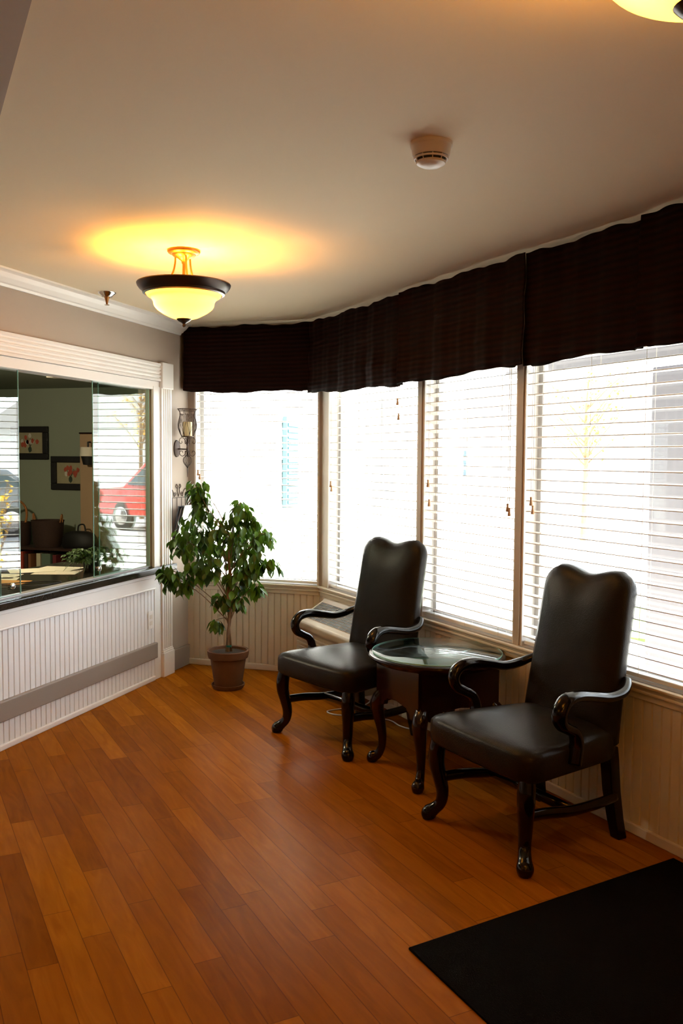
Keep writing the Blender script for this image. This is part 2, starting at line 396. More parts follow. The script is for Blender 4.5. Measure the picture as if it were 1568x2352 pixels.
# wainscot below the windows
struct(beadboard(MB(), .0, XB, .0, .60, .010, .05), 'trim_wainscot_far', 'cream')
struct(beadboard(MB(MBW), .0, 3.6, .0, .60, .010, .05), 'trim_wainscot_angled', 'cream')
def apron(mb, a0, a1):
    mb.box(a0, a1, -.018, 0, .572, .60); mb.box(a0, a1, -.028, 0, .60, .613); mb.box(a0, a1, -.022, 0, .613, .628); mb.box(a0, a1, -.036, 0, .628, .640)
    return mb
struct(apron(MB(), 0, XB-.01), 'trim_apron_far', 'cream', bevel=.003)
struct(apron(MB(MBW), .01, 3.6), 'trim_apron_angled', 'cream', bevel=.003)
struct(MB().box(0, XB-.012, -.02, 0, 0, .045), 'baseboard_far', 'cream', bevel=.006)
struct(MB(MBW).box(.012, 3.62, -.02, 0, 0, .045), 'baseboard_angled', 'cream', bevel=.006)
# other baseboards behind the camera
struct(MB().box(XR-.015, XR, YB, -(XR-XB)-.1, 0, .12), 'baseboard_right', 'trim')

# ------------------------------------------------------------------ windows
WIN = [(MB, Matrix.Identity(4), .05, 1.03)]+[(MB, MBW, a0, a1) for a0, a1 in OPN]
for i, (_, X, a0, a1) in enumerate(WIN):
    f = MB(X)                                       # jamb liner boards
    f.box(a0, a0+.012, .0, T, ZS-.02, ZT).box(a1-.012, a1, .0, T, ZS-.02, ZT).box(a0, a1, 0, T, ZT-.012, ZT).box(a0, a1, -.012, T, ZS-.02, ZS)
    o = struct(f, 'window_%d' % (i+1), 'trim')
    g = MB(X); b0, b1, z0, z1 = a0+.012, a1-.012, ZS, ZT-.012
    g.box(b0, b0+.03, .075, .105, z0, z1).box(b1-.03, b1, .075, .105, z0, z1).box(b0, b1, .075, .105, z0, z0+.03).box(b0, b1, .075, .105, z1-.03, z1)
    g.build('window_frame', 'alu', o)
    MB(X).box(b0+.03, b1-.03, .088, .092, z0+.03, z1-.03).build('pane', 'glass', o)
struct(MB(MBW).box(1.288, 1.318, -.006, .0, ZS, ZT), 'trim_post_near_table', 'post')
struct(MB(MBW).box(2.19, 2.23, -.008, .0, ZS, ZT), 'trim_post_behind_chair', 'post')

# ------------------------------------------------------------------ blinds
def make_blind(width, tilt, tassels, pull_both=False, label='', z0=.645, z1=2.235):
    t = thing('venetian_blind', label, 'blind', group=None)
    MB().box(.004, width-.004, .004, .055, z1-.045, z1).build('headrail', 'blind', t)
    s = MB(); z = z0+.045; D = .050
    while z < z1-.07:
        jit = random.uniform(-.03, .03)
        a_ = math.radians(tilt)+jit*.6
        prof = []
        for k in range(5):
            u = (k/4-.5)*D; c_ = .0035*(1-(2*k/4-1)**2)
            prof.append((u, c_))
        lo = [(u, c_-.0036) for u, c_ in reversed(prof)]
        pl = [(.030+u*math.cos(a_)+c_*math.sin(a_), z-u*math.sin(a_)+c_*math.cos(a_)) for u, c_ in prof+lo]
        s.extr(pl, 'x', .006, width-.006)
        z += .0508
    s.build('slats', 'blind', t, smooth=True)
    MB().box(.006, width-.006, .010, .052, z0+.004, z0+.022).build('bottom_rail', 'blind', t, bevel=.003)
    c_ = MB(); nl = 3 if width > .95 else 2
    for k in range(nl+1):
        x = .12+(width-.24)*k/nl
        c_.tube([(x, .004, z0+.01), (x, .004, z1-.04)], .0011, 5); c_.tube([(x, .057, z0+.01), (x, .057, z1-.04)], .0011, 5)
    c_.build('ladder_cord', 'cord', t)
    for x, za, zb in tassels:
        for q, zz in ((0, za), (.014, zb)):
            cd = MB().tube([(x+q, -.004, z1-.03), (x+q, -.006, (z1+zz)/2), (x+q, -.004, zz)], .0013, 5).build('pull_cord', 'cord', t)
            MB().lathe([(.001, .0), (.0065, -.002), (.005, -.012), (.0055, -.018), (.009, -.038), (.007, -.042)], (x+q, -.004, zz), 10).build('tassel', 'tassel', cd, smooth=True)
    return t
bl = [
 (0, .062, .956, 0, [(.02, 1.455, 1.425)], 'white slatted blind in the window behind the potted ficus'),
 (1, .112, 1.151, 0, [(.035, 1.39, 1.36), (.93, 1.91, 1.82)], 'white slatted blind in the window above the heating and cooling unit'),
 (1, 1.342, .831, 21, [(.05, 1.43, 1.32), (.78, 1.33, 1.31)], 'white slatted blind with tilted slats, in the window behind the round table'),
 (1, 2.247, 1.191, 0, [(.055, 1.37, 1.33), (.985, 1.26, 1.18)], 'white slatted blind in the widest window, behind the nearer armchair'),
]
for wi, a0, wd, tl, ts, lb in bl:
    t = make_blind(wd, tl, ts, label=lb)
    t['group'] = 'window blinds'
    if wi == 0: origin(t, (a0, 0, 0))
    else: origin(t, Bp(a0, 0), -PI/4)

# ------------------------------------------------------------------ valances
def valance(name, X, a0, a1, zb0, zb1, label, seed, off=.12, ret0=False, ret1=False):
    rnd = random.Random(seed); n = int((a1-a0)/.012); ph = rnd.random()*6
    fr = []
    for i in range(n+1):
        u = i/n; x = a0+(a1-a0)*u
        pl = .004*math.sin(x*31+ph)+.0015*math.sin(x*83+ph*2)+.003*math.sin(x*17)
        edge = min(u, 1-u)*(a1-a0)
        y = -off+pl-.010*math.exp(-edge/.03)
        zb = zb0+(zb1-zb0)*u+.007*math.sin(x*9+ph)+.003*math.sin(x*31+ph)+(-.006 if edge > .05 else .0)
        zt = 2.478+.006*math.sin(x*13+ph)+.003*math.sin(x*41)
        fr.append((x, y, zb, zt))
    mb = MB(X); vs = []; fs = []; K = 9
    for (x, y, zb, zt) in fr:
        for k in range(K):
            v = k/(K-1); z = zb+(zt-zb)*v
            vs.append((x, y*(1-.0*v)+.004*math.sin(z*30+x*5)-(.012*(1-v)), z))
    for i in range(n):
        for k in range(K-1): fs.append((i*K+k, (i+1)*K+k, (i+1)*K+k+1, i*K+k+1))
    mb.add(vs, fs)
    if ret0: mb.add([(a0, -off, fr[0][2]), (a0, -.002, fr[0][2]), (a0, -.002, fr[0][3]), (a0, -off, fr[0][3])], [(0, 1, 2, 3)])
    o = mb.build(name, 'valance', smooth='all')
    sm = o.modifiers.new('thickness', 'SOLIDIFY'); sm.thickness = .006
    tag(o, label, 'valance', 'window valances'); return o
valance('valance', Matrix.Identity(4), .035, 1.008, 2.018, 2.015, 'dark burgundy fabric valance over the window behind the potted ficus', 1, ret0=True)
valance('valance', MBW, 0.060, 1.335, 1.995, 1.968, 'dark burgundy fabric valance over the window above the heating and cooling unit', 2)
valance('valance', MBW, 1.32, 2.415, 1.968, 1.985, 'dark burgundy ribbed valance over the window behind the round table', 3, off=.145)
valance('valance', MBW, 2.40, 3.135, 1.978, 1.985, 'dark burgundy valance above the nearer armchair, between two seams', 4, off=.125)
valance('valance', MBW, 3.11, 3.75, 1.975, 1.975, 'dark burgundy valance at the right edge of the photo', 5, off=.15)

# ------------------------------------------------------------------ reception counter and sliding glass
ct = thing('reception_counter', 'long dark laminate reception counter in the opening of the wall with white beadboard', 'counter', (0, -2.8, 0))
cm = Matrix.Translation((0, 2.8, 0))
MB(cm).prism([(-.75, YO0), (.055, YO0), (.055, -.275), (.045, -.262), (0, -.262), (0, YO1-.001), (-.75, YO1-.001)], .745, .79).build('countertop', 'stone', ct, bevel=.008, seg=3)
MB(cm).box(-.06, -.012, YO0, YO1-.03, .7905, .798).build('glass_track', 'alu', ct)
def sliding(y0, y1, x, label, knob_y=None):
    o = MB().box(x-.003, x+.003, y0, y1, .800, 2.010).build('sliding_glass_pane', 'pane')
    e = MB().box(x-.0032, x+.0032, y0-.001, y0+.0015, .7995, 2.01).box(x-.0032, x+.0032, y1-.0015, y1+.001, .7995, 2.01).box(x-.0032, x+.0032, y0-.001, y1+.001, .7995, .8005).box(x-.0032, x+.0032, y0-.001, y1+.001, 2.0095, 2.011).build('polished_edge', 'glass_edge', o)
    if knob_y: MB().lathe([(.0, .0), (.016, .001), (.016, .012), (.010, .014), (0, .014)], (0, 0, 0), 16).build('finger_pull', 'chrome', o, smooth=True).matrix_local = Matrix.Translation((x+.003, knob_y, .85)) @ Matrix.Rotation(PI/2, 4, 'Y')
    tag(o, label, 'glass pane', 'sliding glass panes'); return o
sliding(-1.206, -.535, -.020, 'clear sliding glass pane nearest the fluted post, front layer', -1.16)
sliding(-1.100, -.510, -.048, 'clear sliding glass pane nearest the fluted post, rear layer')
sliding(-3.15, -1.905, -.020, 'clear sliding glass pane at the left edge of the photo, front layer', -1.98)
sliding(-3.30, -2.030, -.048, 'clear sliding glass pane at the left edge of the photo, rear layer')
# wall outlet
ol = thing('wall_outlet', 'white wall outlet on the beadboard below the counter', 'outlet', (.0135, -.585, .43))
MB().box(0, .006, -.036, .036, -.062, .062).build('cover_plate', 'trim', ol, bevel=.003)
for dz in (-.022, .022): MB().box(.006, .0075, -.016, .016, dz-.014, dz+.014).build('socket', 'plastic', ol, bevel=.002)

# ------------------------------------------------------------------ ceiling lights
def make_lamp():
    t = thing('ceiling_light', 'bronze semi-flush ceiling light with amber glass bowl, whole in view near the reception wall', 'ceiling light', (0, 0, 0))
    MB().lathe([(.0, -.001), (.076, -.001), (.076, -.008), (.070, -.016), (.055, -.020), (.050, -.028), (.030, -.036), (.012, -.050), (.009, -.062), (0, -.062)], (0, 0, 0), 40).build('canopy', 'brass', t, smooth=True)
    MB().tube([(0, 0, -.05), (0, 0, -.32)], .0075, 12).build('stem', 'brass', t, smooth=True)
    for k in range(3):
        a = math.radians(-18+120*k-30)
        pts = smoothpath([(.040, -.030), (.042, -.060), (.052, -.100), (.075, -.140), (.125, -.168), (.165, -.172)])
        MB().tube([(r*math.cos(a), r*math.sin(a), z) for r, z in pts], .0048, 8).build('arm', 'brass', t, smooth=True)
    MB().lathe([(.176, -.186), (.196, -.176), (.208, -.160), (.214, -.152), (.216, -.156), (.213, -.166), (.203, -.180), (.190, -.190), (.188, -.200), (.176, -.204), (.172, -.195)], (0, 0, 0), 64, cap=False).build('rim', 'bronze', t, smooth=True)
    pr = smoothpath([(.176, -.196), (.166, -.212), (.150, -.222), (.140, -.238), (.136, -.256), (.118, -.276), (.085, -.296), (.050, -.311), (.012, -.317)], 5)
    bw = MB().lathe(pr, (0, 0, 0), 64, cap=False).build('glass_bowl', 'bowl', t, smooth='all')
    MB().lathe([(.002, -.306), (.034, -.308), (.036, -.314), (.026, -.324), (.012, -.331), (.006, -.337), (.008, -.342), (.006, -.350), (.001, -.352)], (0, 0, 0), 24).build('finial', 'bronze', t, smooth=True)
    return t
lamp = make_lamp(); lamp.location = (1.137, -2.207, H)
lamp2 = copy_tree(lamp); lamp2.location = (3.20, -4.575, H)
lamp2['label'] = 'bronze ceiling light with amber glass bowl, cut off by the top corner'
lamp['group'] = lamp2['group'] = 'ceiling lights'
def bulb(name, loc, e):
    l = bpy.data.lights.new(name, 'POINT'); l.energy = e; l.color = LAMP_COL; l.shadow_soft_size = .03
    o = bpy.data.objects.new(name, l); COL.objects.link(o); o.location = loc
for lx, ly in ((1.137, -2.207), (3.20, -4.575)):
    bulb('bulb', (lx-.080, ly-.045, H-.235), LAMP_W*.5); bulb('bulb', (lx+.045, ly+.035, H-.200), LAMP_W*.5)

# warm fill lights without fixtures, added out of view behind the camera
for lx, ly in ((4.2, -5.6), (4.2, -8.0), (.9, -6.2)): bulb('fill_light', (lx, ly, H-.3), FILL_W)

# ------------------------------------------------------------------ smoke detector, sprinkler
sm = thing('smoke_detector', 'round ivory smoke detector on the ceiling', 'smoke detector', (2.525, -3.252, H))
MB().lathe([(0, 0), (.064, 0), (.064, -.010), (.060, -.014), (.057, -.034), (.053, -.040), (0, -.040)], (0, 0, 0), 48).build('base', 'plastic', sm, smooth=True)
MB().lathe([(0, -.038), (.046, -.038), (.042, -.058), (0, -.058)], (0, 0, 0), 48).build('dark_vent', 'black', sm, smooth=True)
mb = MB(); mb.lathe([(.050, -.044), (.053, -.044), (.051, -.049), (.048, -.049)], (0, 0, 0), 48, cap=False)
for k in range(10):
    a = 2*PI*k/10; mb.tube([(.051*math.cos(a), .051*math.sin(a), -.039), (.044*math.cos(a), .044*math.sin(a), -.058)], .0016, 6)
mb.build('grille', 'plastic', sm)
MB().lathe([(0, -.055), (.045, -.055), (.043, -.061), (.030, -.068), (.012, -.071), (0, -.072)], (0, 0, 0), 48).build('cap', 'plastic', sm, smooth=True)
sk = thing('fire_sprinkler', 'small chrome fire sprinkler on the ceiling near the crown moulding', 'sprinkler', (.200, -1.38, H))
MB().lathe([(0, 0), (.052, 0), (.050, -.006), (.032, -.020), (.030, -.026), (0, -.028)], (0, 0, 0), 32).build('escutcheon', 'chrome', sk, smooth=True)
MB().lathe([(0, -.02), (.016, -.026), (.010, -.045), (.006, -.062), (.006, -.07), (0, -.07)], (0, 0, 0), 16).build('nozzle', 'brass', sk, smooth=True)
MB().lathe([(0, -.070), (.014, -.070), (.014, -.073), (0, -.073)], (0, 0, 0), 20).build('deflector', 'chrome', sk, smooth=True)

# ------------------------------------------------------------------ armchair
def seat_mesh():
    n = 64; rg = []
    def ring(k, z, crown=0):
        r_ = []
        for j in range(n):
            t = 2*PI*j/n; e = 11.0
            c_, s_ = math.cos(t), math.sin(t); rr = (abs(c_)**e+abs(s_)**e)**(-1/e)
            u, v = rr*c_*k, rr*s_*k
            wd = .255+.074*(v+1)/2                      # wider at the front
            r_.append((u*wd, .005+v*.280+.012*math.cos(u*PI/2)*max(v, 0), z))
        return r_
    for k, z in ((.90, .345), (.985, .346), (.998, .356), (1.0, .385), (1.0, .420), (.990, .438), (.95, .454), (.85, .466), (.7, .477), (.5, .487), (.25, .493), (.04, .495)):
        rg.append(ring(k, z))
    return MB().rings(rg)
def back_mesh():
    hw = .243; z0, z1 = .40, 1.085
    out = []
    def topz(x): return z1-.018+.022*math.cos(x/hw*PI*1.05+PI)-.0*abs(x)
    N_ = 15
    for i in range(N_): out.append((-hw*(1.06-.06*i/(N_-1)), z0+(z1-.09-z0)*i/(N_-1)))
    for i in range(1, 7):
        a = PI/2*i/7; out.append((-hw+.075*(1-math.cos(a)), z1-.09+.085*math.sin(a)))
    for i in range(17):
        x = -hw+.075+(2*hw-.15)*i/16; u = x/(hw-.075)
        out.append((x, z1-.022+.026*(.5-.5*math.cos(PI*(abs(u)*1.15)))))
    m_ = [(-x, z) for x, z in reversed(out[:N_+6])]
    out += m_
    cx, cz = 0, .74
    rg = []
    def ring(k, y, inset):
        r_ = []
        for x, z in out:
            dx, dz = x-cx, z-cz
            L_ = math.hypot(dx, dz); f = k*(1-inset/L_)
            X, Z = cx+dx*f, cz+dz*f
            rec = -.115*((Z-.40)/.68)**1.15             # recline
            r_.append((X, y+rec, Z))
        return r_
    for k, y, ins in ((.04, -.043, 0), (.5, -.042, 0), (.85, -.040, 0), (1, -.036, .022), (1, -.026, .006), (1, -.010, 0), (1, .014, 0), (1, .030, .008), (1, .038, .024), (.86, .048, 0), (.5, .056, 0), (.04, .058, 0)):
        rg.append(ring(k, y-.235, ins))
    return MB().rings(rg)
def arm_mesh(s):
    P = [(.258, -.290, .662), (.284, -.258, .645), (.300, -.215, .628), (.303, -.140, .622), (.305, -.050, .638), (.314, .040, .652), (.322, .105, .640), (.324, .135, .598), (.320, .122, .556), (.314, .080, .530), (.309, .042, .508), (.306, .025, .470), (.304, .028, .430), (.303, .036, .385)]
    R = [.018, .020, .022, .022, .023, .025, .027, .027, .025, .022, .023, .025, .027, .028]
    pr = smoothpath([p+(r,) for p, r in zip(P, R)], 5)
    return MB().tube([(s*p[0], p[1], p[2]) for p in pr], [p[3] for p in pr], 12, flat=(1.15, .95))
def front_leg(s):
    P = [(.268, .238, .375), (.276, .246, .340), (.281, .252, .295), (.280, .252, .245), (.270, .243, .190), (.260, .235, .130), (.264, .240, .080), (.286, .258, .048), (.304, .272, .026), (.305, .273, .003)]
    R = [.033, .034, .036, .034, .030, .027, .025, .027, .034, .026]
    pr = smoothpath([p+(r,) for p, r in zip(P, R)], 4)
    return MB().tube([(s*p[0], p[1], max(p[2], .002)) for p in pr], [p[3] for p in pr], 12)
def rear_leg(s):
    mb = MB(); rg = []
    for z, x, y, h in ((.385, .214, -.250, .026), (.33, .216, -.252, .028), (.2, .221, -.262, .027), (.08, .228, -.280, .025), (.0, .234, -.296, .024)):
        rg.append([(s*x-h, y-h, z), (s*x+h, y-h, z), (s*x+h, y+h, z), (s*x-h, y+h, z)])
    return mb.rings(rg)
def make_chair(label):
    t = thing('armchair', label, 'chair', group='armchairs by the windows')
    seat_mesh().build('seat', 'leather', t, smooth='all')
    back_mesh().build('backrest', 'leather', t, smooth='all')
    for s in (-1, 1):
        arm_mesh(s).build('armrest', 'mahogany', t, smooth='all')
    for s in (-1, 1):
        front_leg(s).build('leg', 'mahogany', t, smooth='all')
    for s in (-1, 1):
        rear_leg(s).build('leg', 'mahogany', t, bevel=.005)
    for s in (-1, 1):
        MB().tube(smoothpath([(s*.252, .235, .196), (s*.250, .12, .190), (s*.247, -.02, .172), (s*.244, -.16, .172), (s*.241, -.265, .180)]), .0195, 10, flat=(.8, 1.15)).build('side_stretcher', 'mahogany', t, smooth='all')
    MB().tube([(-.246, -.02, .172), (.246, -.02, .172)], .0195, 10, flat=(.8, 1.15)).build('cross_stretcher', 'mahogany', t, smooth='all')
    return t
ch = make_chair('high-backed dark leather armchair with black curved arms, farther one, beside the ficus')
def place(t, mid, fwd):
    fwd = Vector(fwd).normalized(); o = Vector(mid)-fwd*.28
    t.location = (o.x, o.y, 0); t.rotation_euler = (0, 0, math.atan2(fwd.y, fwd.x)-PI/2)
place(ch, (1.518, -1.5185), (-.526, -.851))
ch2 = copy_tree(ch); ch2['label'] = 'high-backed dark leather armchair with black curved arms, nearer one, beside the black floor mat'
place(ch2, (2.556, -2.472), (-.668, -.745))

# ------------------------------------------------------------------ side table
TC = (2.235, -1.66)
tb = thing('side_table', 'round-topped dark mahogany side table on four curved legs between the two armchairs', 'table', (TC[0], TC[1], 0), -PI/4-.04)
MB().lathe([(0, .553), (.300, .553), (.312, .558), (.318, .566), (.330, .572), (.336, .580), (.334, .589), (.326, .593), (0, .593)], n=80).build('table_top', 'tablewood', tb, smooth=True)
h = .212
for k in range(4):
    X = Matrix.Rotation(k*PI/2, 4, 'Z')
    pr = [(-h, .553)]+[(-h, .345), (-h+.05, .318), (-h+.075, .322), (-h+.085, .345), (-h+.105, .350), (-h+.115, .362), (0, .372), (h-.115, .362), (h-.105, .350), (h-.085, .345), (h-.075, .322), (h-.05, .318), (h, .345), (h, .553)]
    mb = MB(X @ Matrix.Translation((0, -h, 0))); mb.add([(x, -.012, z) for x, z in pr]+[(x, .012, z) for x, z in pr], [tuple(range(15)), tuple(range(29, 14, -1))]+[(i, (i+1) % 15, 15+(i+1) % 15, 15+i) for i in range(15)])
    mb.build('apron', 'tablewood', tb)
    P = [(-h+.030, -h+.030, .44, .022), (-h+.018, -h+.018, .37, .032), (-h+.002, -h+.002, .335, .037), (-h-.006, -h-.006, .30, .036), (-h+.002, -h+.002, .24, .030), (-h+.014, -h+.014, .16, .023), (-h+.014, -h+.014, .09, .020), (-h, -h, .045, .023), (-h-.020, -h-.020, .026, .031), (-h-.022, -h-.022, .004, .024)]
    pr = smoothpath(P, 5)
    MB(X).tube([p[:3] for p in pr], [p[3] for p in pr], 12).build('leg', 'tablewood', tb, smooth='all')
gd = MB().lathe([(0, .0), (.316, .0), (.320, .002), (.320, .006), (.316, .008), (0, .008)], n=80).build('glass_disc', glass_mat('table_glass', (.86, .95, .93), 1.6), smooth=True)
tag(gd, 'round clear glass sheet with a green edge lying on the side table', 'glass sheet'); gd.location = (TC[0], TC[1], .594)
MB().lathe([(.3202, .0005), (.3206, .003), (.3202, .0075), (.3180, .0078), (.3180, .0002)], n=80, cap=False).build('green_edge', 'glass_edge', gd, smooth=True)

# ------------------------------------------------------------------ heating and cooling unit
ac = thing('wall_air_conditioner', 'beige heating and cooling unit with a slotted sloping top under the second window', 'air conditioner', tuple(Bp(.14, 0)), -PI/4)
Wd = .84
def dn(poly): return [(-n_, z) for n_, z in poly]
MB().extr(dn([(.012, .10), (.012, .575), (.045, .575), (.065, .556), (.225, .462), (.262, .455), (.275, .440), (.275, .405), (.255, .385), (.250, .10)]), 'x', 0, Wd).build('housing', 'ac', ac, bevel=.006)
def onslope(u): return (-(.065+.160*u), .556-.094*u)
y0, z0 = onslope(.05); y1, z1 = onslope(.95)
mb = MB(); mb.add([(.03, y0, z0+.0015), (Wd-.03, y0, z0+.0015), (Wd-.03, y1, z1+.0015), (.03, y1, z1+.0015), (.03, y0, z0-.002), (Wd-.03, y0, z0-.002), (Wd-.03, y1, z1-.002), (.03, y1, z1-.002)], [(0, 1, 2, 3), (4, 5, 6, 7), (0, 1, 5, 4), (2, 3, 7, 6), (1, 2, 6, 5), (0, 3, 7, 4)])
mb.build('dark_opening', 'black', ac)
mb = MB()
for k in range(9):
    y, z = onslope(.05+.9*k/8); mb.box(.03, Wd-.03, y-.0014, y+.0014, z-.001, z+.003)
for k in range(10):
    x = .03+(Wd-.06)*k/9; mb.tube([(x, y0, z0+.001), (x, y1, z1+.001)], .0018, 6)
mb.build('grille', 'ac', ac)
mb = MB()
for k in range(9): mb.box(.02, Wd-.02, -.262, -.249, .13+.027*k, .143+.027*k)
mb.build('front_louver', 'ac', ac, bevel=.003)
def cable(name, pts, label, cat, r=.004, mat='plastic'):
    o = MB().tube(smoothpath(pts, 6), r, 8).build(name, mat, smooth='all'); return tag(o, label, cat)
cable('power_cord', [(1.70, -.72, .12), (1.60, -.76, .03), (1.46, -.80, .005), (1.40, -.88, .005), (1.47, -.93, .005), (1.62, -.92, .005), (1.80, -.93, .005), (1.89, -1.02, .005), (1.98, -1.06, .005), (2.06, -1.02, .005)], 'white power cord looping on the floor under the farther armchair', 'cord')

# ------------------------------------------------------------------ floor mat
mt = [(2.495, -3.297), (3.32, -2.346), (4.38, -3.41), (3.555, -4.36)]
o = MB().prism(mt, .001, .009).build('floor_mat', 'mat', bevel=.003); tag(o, 'large black rubber floor mat on the plank floor', 'floor mat')

# ------------------------------------------------------------------ ficus
PX, PY = .585, -.555
fc = thing('potted_ficus', 'leafy green ficus tree in a terracotta pot between the counter post and the far window', 'plant', (PX, PY, 0))
pot = MB().lathe([(0, .012), (.088, .012), (.092, .02), (.118, .195), (.120, .205), (.132, .210), (.138, .232), (.140, .258), (.134, .262), (.126, .258), (.122, .24), (0, .236)], n=48).build('pot', 'terracotta', fc, smooth=True)
MB().lathe([(0, .001), (.098, .001), (.110, .020), (.112, .032), (.106, .032), (.096, .012), (0, .010)], n=40).build('saucer', 'terracotta', fc, smooth=True)
MB().lathe([(0, .235), (.120, .236), (.118, .242), (.07, .250), (0, .247)], n=32).build('soil', 'soil', fc, smooth=True)
trunk = smoothpath([(0, 0, .24, .013), (-.004, .005, .36, .011), (.014, 0, .50, .011), (.0, -.004, .64, .010), (.012, .0, .78, .009), (.005, .0, .92, .007), (.02, 0, 1.03, .005)], 5)
tr = MB().tube([p[:3] for p in trunk], [p[3] for p in trunk], 8)
tr.tube([(.018, .012, .24), (.002, .010, .42), (.024, .008, .60), (.02, .0, .8)], [.007, .006, .006, .004], 6)
tr.tube([(-.015, .0, .24), (.01, -.012, .45), (-.008, .006, .65), (-.02, 0, .85)], [.007, .006, .006, .004], 6)
CL = [(0.24, -0.66, 0.73, 0.075), (0.2, -0.67, 0.79, 0.05), (0.31, -0.63, 0.69, 0.04), (0.39, -0.61, 1.345, 0.055), (.40, -.60, 1.28, .05), (0.41, -0.6, 1.22, 0.07), (0.35, -0.62, 1.08, 0.095), (0.32, -0.63, 0.97, 0.1), (0.46, -0.59, 1.0, 0.1), (0.52, -0.57, 1.11, 0.06), (0.66, -0.52, 1.23, 0.05), (0.64, -0.53, 1.12, 0.08), (0.74, -0.5, 1.15, 0.06), (0.8, -0.48, 1.03, 0.06), (0.72, -0.5, 0.94, 0.09), (0.6, -0.54, 1.0, 0.08), (0.64, -0.53, 0.85, 0.09), (0.76, -0.49, 0.85, 0.065), (0.84, -0.46, 0.84, 0.05), (0.46, -0.59, 0.82, 0.08), (0.38, -0.61, 0.79, 0.07), (0.63, -0.53, 0.71, 0.07), (0.54, -0.56, 0.6, 0.045), (0.76, -0.49, 0.68, 0.04), (0.64, -0.53, 0.59, 0.035), (0.50, -0.57, 0.44, 0.03), (0.71, -0.51, 0.77, 0.06), (.50, -.30, .95, .10), (.66, -.30, 1.0, .10), (.36, -.40, .88, .09)]
def leaf(mb, p, yaw_, pitch_, L_, W_, roll_=0):
    X = Matrix.Translation(p) @ Matrix.Rotation(yaw_, 4, 'Z') @ Matrix.Rotation(pitch_, 4, 'Y') @ Matrix.Rotation(roll_, 4, 'X')
    prof = [(0, .03), (.18, .62), (.42, 1.0), (.65, .82), (.85, .35), (1.0, .02)]
    vs = []; fs = []
    for i, (u, w_) in enumerate(prof):
        dz = -.22*u*u*L_
        vs += [(u*L_, -w_*W_, dz+.28*w_*W_), (u*L_, 0, dz), (u*L_, w_*W_, dz+.28*w_*W_)]
    for i in range(5):
        a_ = i*3; fs += [(a_, a_+1, a_+4, a_+3), (a_+1, a_+2, a_+5, a_+4)]
    mb.add([X @ Vector(v) for v in vs], fs)
rn = random.Random(11)
lv = MB()
for (x, y, z, r) in CL:
    cx, cy, cz = x-PX, y-PY, z
    hz = max(.42, min(1.02, cz-.16-.35*math.hypot(cx, cy)))
    k0 = min(trunk, key=lambda q: abs(q[2]-hz))
    mid = ((k0[0]+cx)/2+rn.uniform(-.02, .02), (k0[1]+cy)/2+rn.uniform(-.04, .04), max(k0[2], (k0[2]+cz)/2+.04))
    bp = smoothpath([k0[:3], mid, (cx, cy, cz+.02)], 5)
    tr.tube(bp, [.0042-.0028*i/len(bp) for i in range(len(bp))], 5)
    for q in range(3):
        a_ = rn.uniform(0, 2*PI); e_ = (cx+math.cos(a_)*r*.9, cy+math.sin(a_)*r*.9, cz+rn.uniform(-.4, .5)*r)
        tr.tube(smoothpath([bp[-3], (cx, cy, cz+.01), e_], 3), .0013, 4)
    nl = int(14+r*420)
    for q in range(nl):
        a_ = rn.uniform(0, 2*PI); rr = r*rn.uniform(.2, 1.2)
        p = (cx+math.cos(a_)*rr, cy+math.sin(a_)*rr*(.8), cz+rn.uniform(-.75, .85)*r)
        sz = rn.uniform(.048, .086)
        leaf(lv, p, a_+rn.uniform(-.9, .9), rn.uniform(.5, 1.75), sz, sz*.27, rn.uniform(-.7, .7))
tr.build('trunk', 'bark', fc, smooth='all')
lv.build('foliage', 'leaf', fc, smooth='all')
MB().tube([(0, .0, .245), (.006, .0, .95)], .004, 6).build('stake', 'handle', fc)
for z in (.285, .525): MB().lathe([(.013, -.006), (.018, -.006), (.018, .006), (.013, .006)], (.004, .002, z), 12, cap=False).build('plant_tie', 'tie', fc)

# ------------------------------------------------------------------ wall sconce with candle
def spiral(cx, cz, r0, r1, a0, turns, n=26):
    return [(cx+math.cos(a0+turns*2*PI*i/n)*(r0+(r1-r0)*i/n), cz+math.sin(a0+turns*2*PI*i/n)*(r0+(r1-r0)*i/n)) for i in range(n+1)]
SX, SY = .088, -.180
scn = thing('wall_sconce', 'wrought-iron scroll candle sconce on the wall between the post and the far window', 'sconce', (0, SY, 0))
MB().lathe([(0, 0), (.046, 0), (.044, .007), (.034, .011), (0, .012)], n=32).build('backplate', 'iron', scn, smooth=True).matrix_local = Matrix.Translation((.001, 0, 1.608)) @ Matrix.Rotation(PI/2, 4, 'Y') @ Matrix.Diagonal((1.35, 1, 1, 1))
MB().tube([(.01, 0, 1.606), (SX, 0, 1.604)], .0045, 8).build('arm', 'iron', scn, smooth=True)
mb = MB(); mb.tube([(SX, 0, 1.70), (SX, 0, 1.55)], .0035, 8)
for k in range(4):
    X = Matrix.Translation((SX, 0, 0)) @ Matrix.Rotation(k*PI/2+PI/4, 4, 'Z')
    pa = [(.003, 1.63), (.012, 1.66), (.030, 1.685), (.052, 1.682), (.060, 1.66), (.052, 1.645), (.040, 1.650), (.042, 1.662)]
    pb = [(.003, 1.625), (.008, 1.59), (.022, 1.562), (.042, 1.556), (.056, 1.570), (.054, 1.588), (.040, 1.592), (.035, 1.58)]
    for pp in (pa, pb): mb.tube([X @ Vector((r_, 0, z)) for r_, z in smoothpath(pp, 4)], .0024, 6)
mb.build('scrollwork', 'iron', scn, smooth='all')
mb = MB(); mb.lathe([(0, 1.692), (.044, 1.692), (.046, 1.698), (0, 1.698)], (SX, 0, 0), 32)
CUP = [(0, .042), (.12, .055), (.3, .066), (.45, .067), (.6, .061), (.78, .053), (.9, .058), (1.0, .070), (1.3, .070)]
